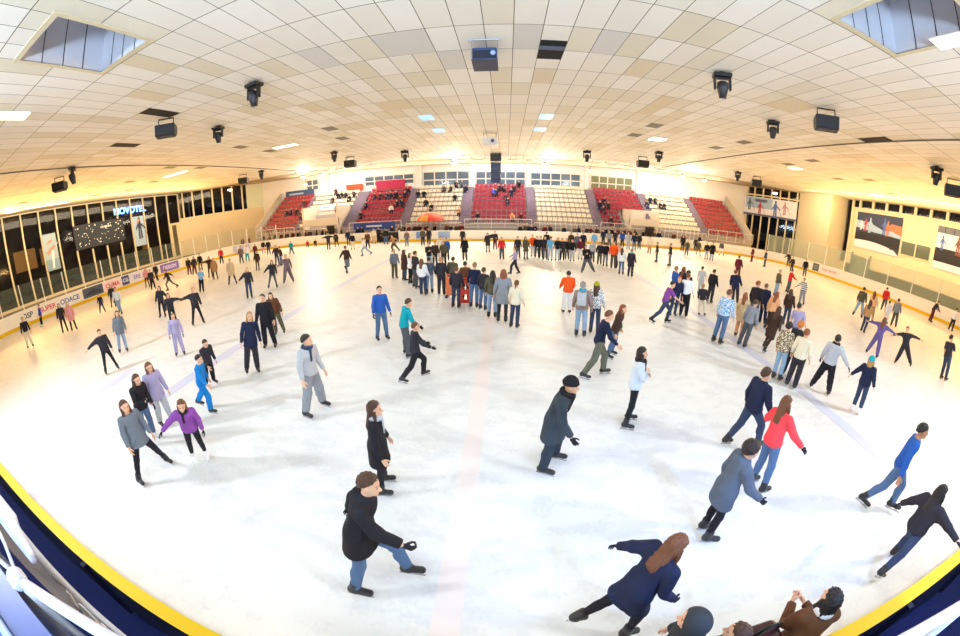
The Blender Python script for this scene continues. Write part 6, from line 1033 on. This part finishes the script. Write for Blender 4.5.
# ---------------------------------------------------------------- people on the ice
for x, y, hd, h, pose, look, label, lod, tl in PEOPLE: person((x, y, 0), hd, h, pose, look, label, lod, tilt=tl)
BLK = [(-40, -26.9, 'the leftmost red seats'), (-26.9, -19.0, 'the left white seats'), (-19.0, -11.8, 'the red seats left of centre'), (-11.8, -4.7, 'the white seats left of centre'), (-4.7, 3.0, 'the middle red seats'), (3.0, 10.7, 'the white seats right of centre'), (10.7, 17.8, 'the red seats right of centre'), (17.8, 24.8, 'the right white seats'), (24.8, 40, 'the rightmost red seats')]
CN = {'dark': 'dark', 'navy': 'navy', 'black': 'black', 'grey': 'grey', 'dbrown': 'dark brown', 'white': 'white', 'tan': 'tan', 'dgrey': 'dark grey', 'bluegrey': 'blue grey', 'royal': 'bright blue', 'peach': 'peach', 'burgundy': 'burgundy'}
rs = random.Random(11)
for x, k, c in SEATED:
    b_ = [t for a, b, t in BLK if a <= x < b][0]; row = ['front row', 'second row', 'third row', 'fourth row', 'fifth row', 'sixth row', 'seventh row', 'top row'][k]
    person((x, YS + DY * k + .38, ZS + DZ * k + .44), 180 + rs.uniform(-25, 25), rs.uniform(1.62, 1.8), rs.choice(('i f f 12', 'i t t 6', 'i D f 10')), dict(top=('jacket', c), legs=('trousers', rs.choice(('dark', 'ddenim', 'black'))), hair=(rs.choice(('short', 'short', 'long')), rs.choice(('dark', 'brown', 'black')))),
           'spectator in %s seated in the %s of %s' % (CN[c], row, b_), 2, 'seated spectators in %s on %s' % (CN[c], b_), skates=False, sit=True)
for x, y, h in STANDING:
    c = rs.choice(('dark', 'black', 'dbrown', 'navy', 'khaki', 'burgundy', 'brown', 'dark')); w_ = 'left of the gate' if x < -13.5 else 'between the gate and the parasol' if x < -3 else 'right of centre'
    person((x, y, 0), 180 + rs.uniform(-50, 50), h, rs.choice(('n D D 0', 'n t D 0', 'n f D 6')), dict(top=('jacket', c), legs=('trousers', 'dark'), hair=(rs.choice(('short', 'long')), rs.choice(('dark', 'brown', 'chest', 'black')))),
           'spectator in %s standing behind the far boards, %s' % (PN.get(c, c), w_), 2, 'standing spectators in %s, %s' % (PN.get(c, c), w_), skates=False)
# ---------------------------------------------------------------- light
def spot(name, loc, aim, W, col_, ang=110, size=.4, blend=.6):
    l = bpy.data.lights.new(name, 'SPOT'); l.energy = W; l.color = col_; l.spot_size = R(ang); l.spot_blend = blend; l.shadow_soft_size = size
    o = bpy.data.objects.new(name, l); SC.collection.objects.link(o); o.location = loc; o.rotation_euler = (Vector(aim) - Vector(loc)).to_track_quat('-Z', 'Y').to_euler(); return o
def area(name, loc, sx, sy, W, col_, rot=(0, 0, 0)):
    l = bpy.data.lights.new(name, 'AREA'); l.shape = 'RECTANGLE'; l.size = sx; l.size_y = sy; l.energy = W; l.color = col_
    o = bpy.data.objects.new(name, l); SC.collection.objects.link(o); o.location = loc; o.rotation_euler = rot; return o
COOL = (.86, .93, 1.0); NEUT = (1, .95, .88); WARM = (1, .83, .58); AMB = (1, .55, .18)
spot('key_lamp_left', (-16, -1.0, 8.9), (0, 10, 0), 5200, COOL, 150, .35, 1); spot('key_lamp_right', (16, -1.0, 8.9), (0, 10, 0), 5200, COOL, 150, .35, 1)
for x in (-26, -6, 5, 23): spot('far_flood', (x, 41.2, 8.5), (x * .7, 22, 0), 4600, WARM, 140, .3, 1)
spot('left_flood', (-45, 12, 8.9), (-16, 18, 0), 3000, AMB, 150, .4, 1); spot('right_flood', (43, 14, 8.9), (16, 16, 0), 3000, AMB, 150, .4, 1)
for x in (-27, -9, 9, 27):
    for y in (14, 29): area('ceiling_fill', (x, y, ZC - .4), 5, 5, 60, WARM if abs(x) > 20 else NEUT)  # added soft overhead fill, no fixtures belong to it
for x in (-22, 0, 20): area('stand_wash', (x, 40.0, 8.9), 12, .6, 800, (.9, .92, 1) if x == 0 else NEUT, (R(35), 0, 0))
area('wall_fill', (-40.5, 22, 8.9), 1.0, 30, 1500, WARM, (0, R(48), 0)); area('wall_fill', (37.5, 22, 8.9), 1.0, 30, 1500, WARM, (0, R(-48), 0))  # added fill that brightens the side walls, not real wall lamps
area('ceiling_bounce_fill', (-42.0, 20, 3.6), 1.0, 34, UPL, AMB, (0, R(-128), 0)); area('ceiling_bounce_fill', (40.5, 18, 3.6), 1.0, 30, UPL, AMB, (0, R(128), 0))  # added upward fill to brighten the ceiling, there is no lit cove
area('ceiling_bounce_fill', (0, 45.0, 7.6), 60, .8, UPL * .8, WARM, (R(-118), 0, 0)); area('near_ceiling_fill', (0, -7, 4.2), 14, 2.0, UPN, (.55, .76, 1.0), (R(158), 0, 0))  # more added ceiling fill: warm over the stand, cool and unseen behind the camera
spot('blue_stage_light', (3.8, -2.2, 6.0), (3.2, .1, .6), 1500, (.20, .36, 1.0), 70, .2); spot('blue_stage_light', (-3.4, -2.2, 5.6), (-2.0, -.2, 2.8), 120, (.4, .55, 1.0), 50, .2)
w = bpy.data.worlds.new('night'); SC.world = w; w.use_nodes = True; w.node_tree.nodes['Background'].inputs[0].default_value = (.012, .011, .012, 1); w.node_tree.nodes['Background'].inputs[1].default_value = 1
# ---------------------------------------------------------------- camera: the photograph's fisheye lens
cam = bpy.data.cameras.new('camera'); co = bpy.data.objects.new('camera', cam); SC.collection.objects.link(co); SC.camera = co
co.matrix_world = Matrix.Translation((0, 0, CAM_H)) @ Matrix(CAM_R).to_4x4()
cam.type = 'PANO'; cam.sensor_width = 36; cam.sensor_height = 36 * 636 / 960; cam.sensor_fit = 'HORIZONTAL'; cam.clip_end = 300; cam.clip_start = .05
cc = cam.cycles if hasattr(cam, 'cycles') and hasattr(cam.cycles, 'panorama_type') else cam
SC.render.engine = 'CYCLES'
cc.panorama_type = 'FISHEYE_LENS_POLYNOMIAL'; cc.fisheye_fov = R(240); cc.fisheye_polynomial_k0 = 0.0
for i in range(4): setattr(cc, 'fisheye_polynomial_k%d' % (i + 1), -CAM_K[i])
vs = SC.view_settings; vs.view_transform = 'Standard'; vs.look = 'None'; vs.exposure = EXPO; vs.gamma = 1; vs.use_curve_mapping = False
SC.cycles.use_denoising = True; SC.cycles.max_bounces = 8; SC.cycles.transparent_max_bounces = 16
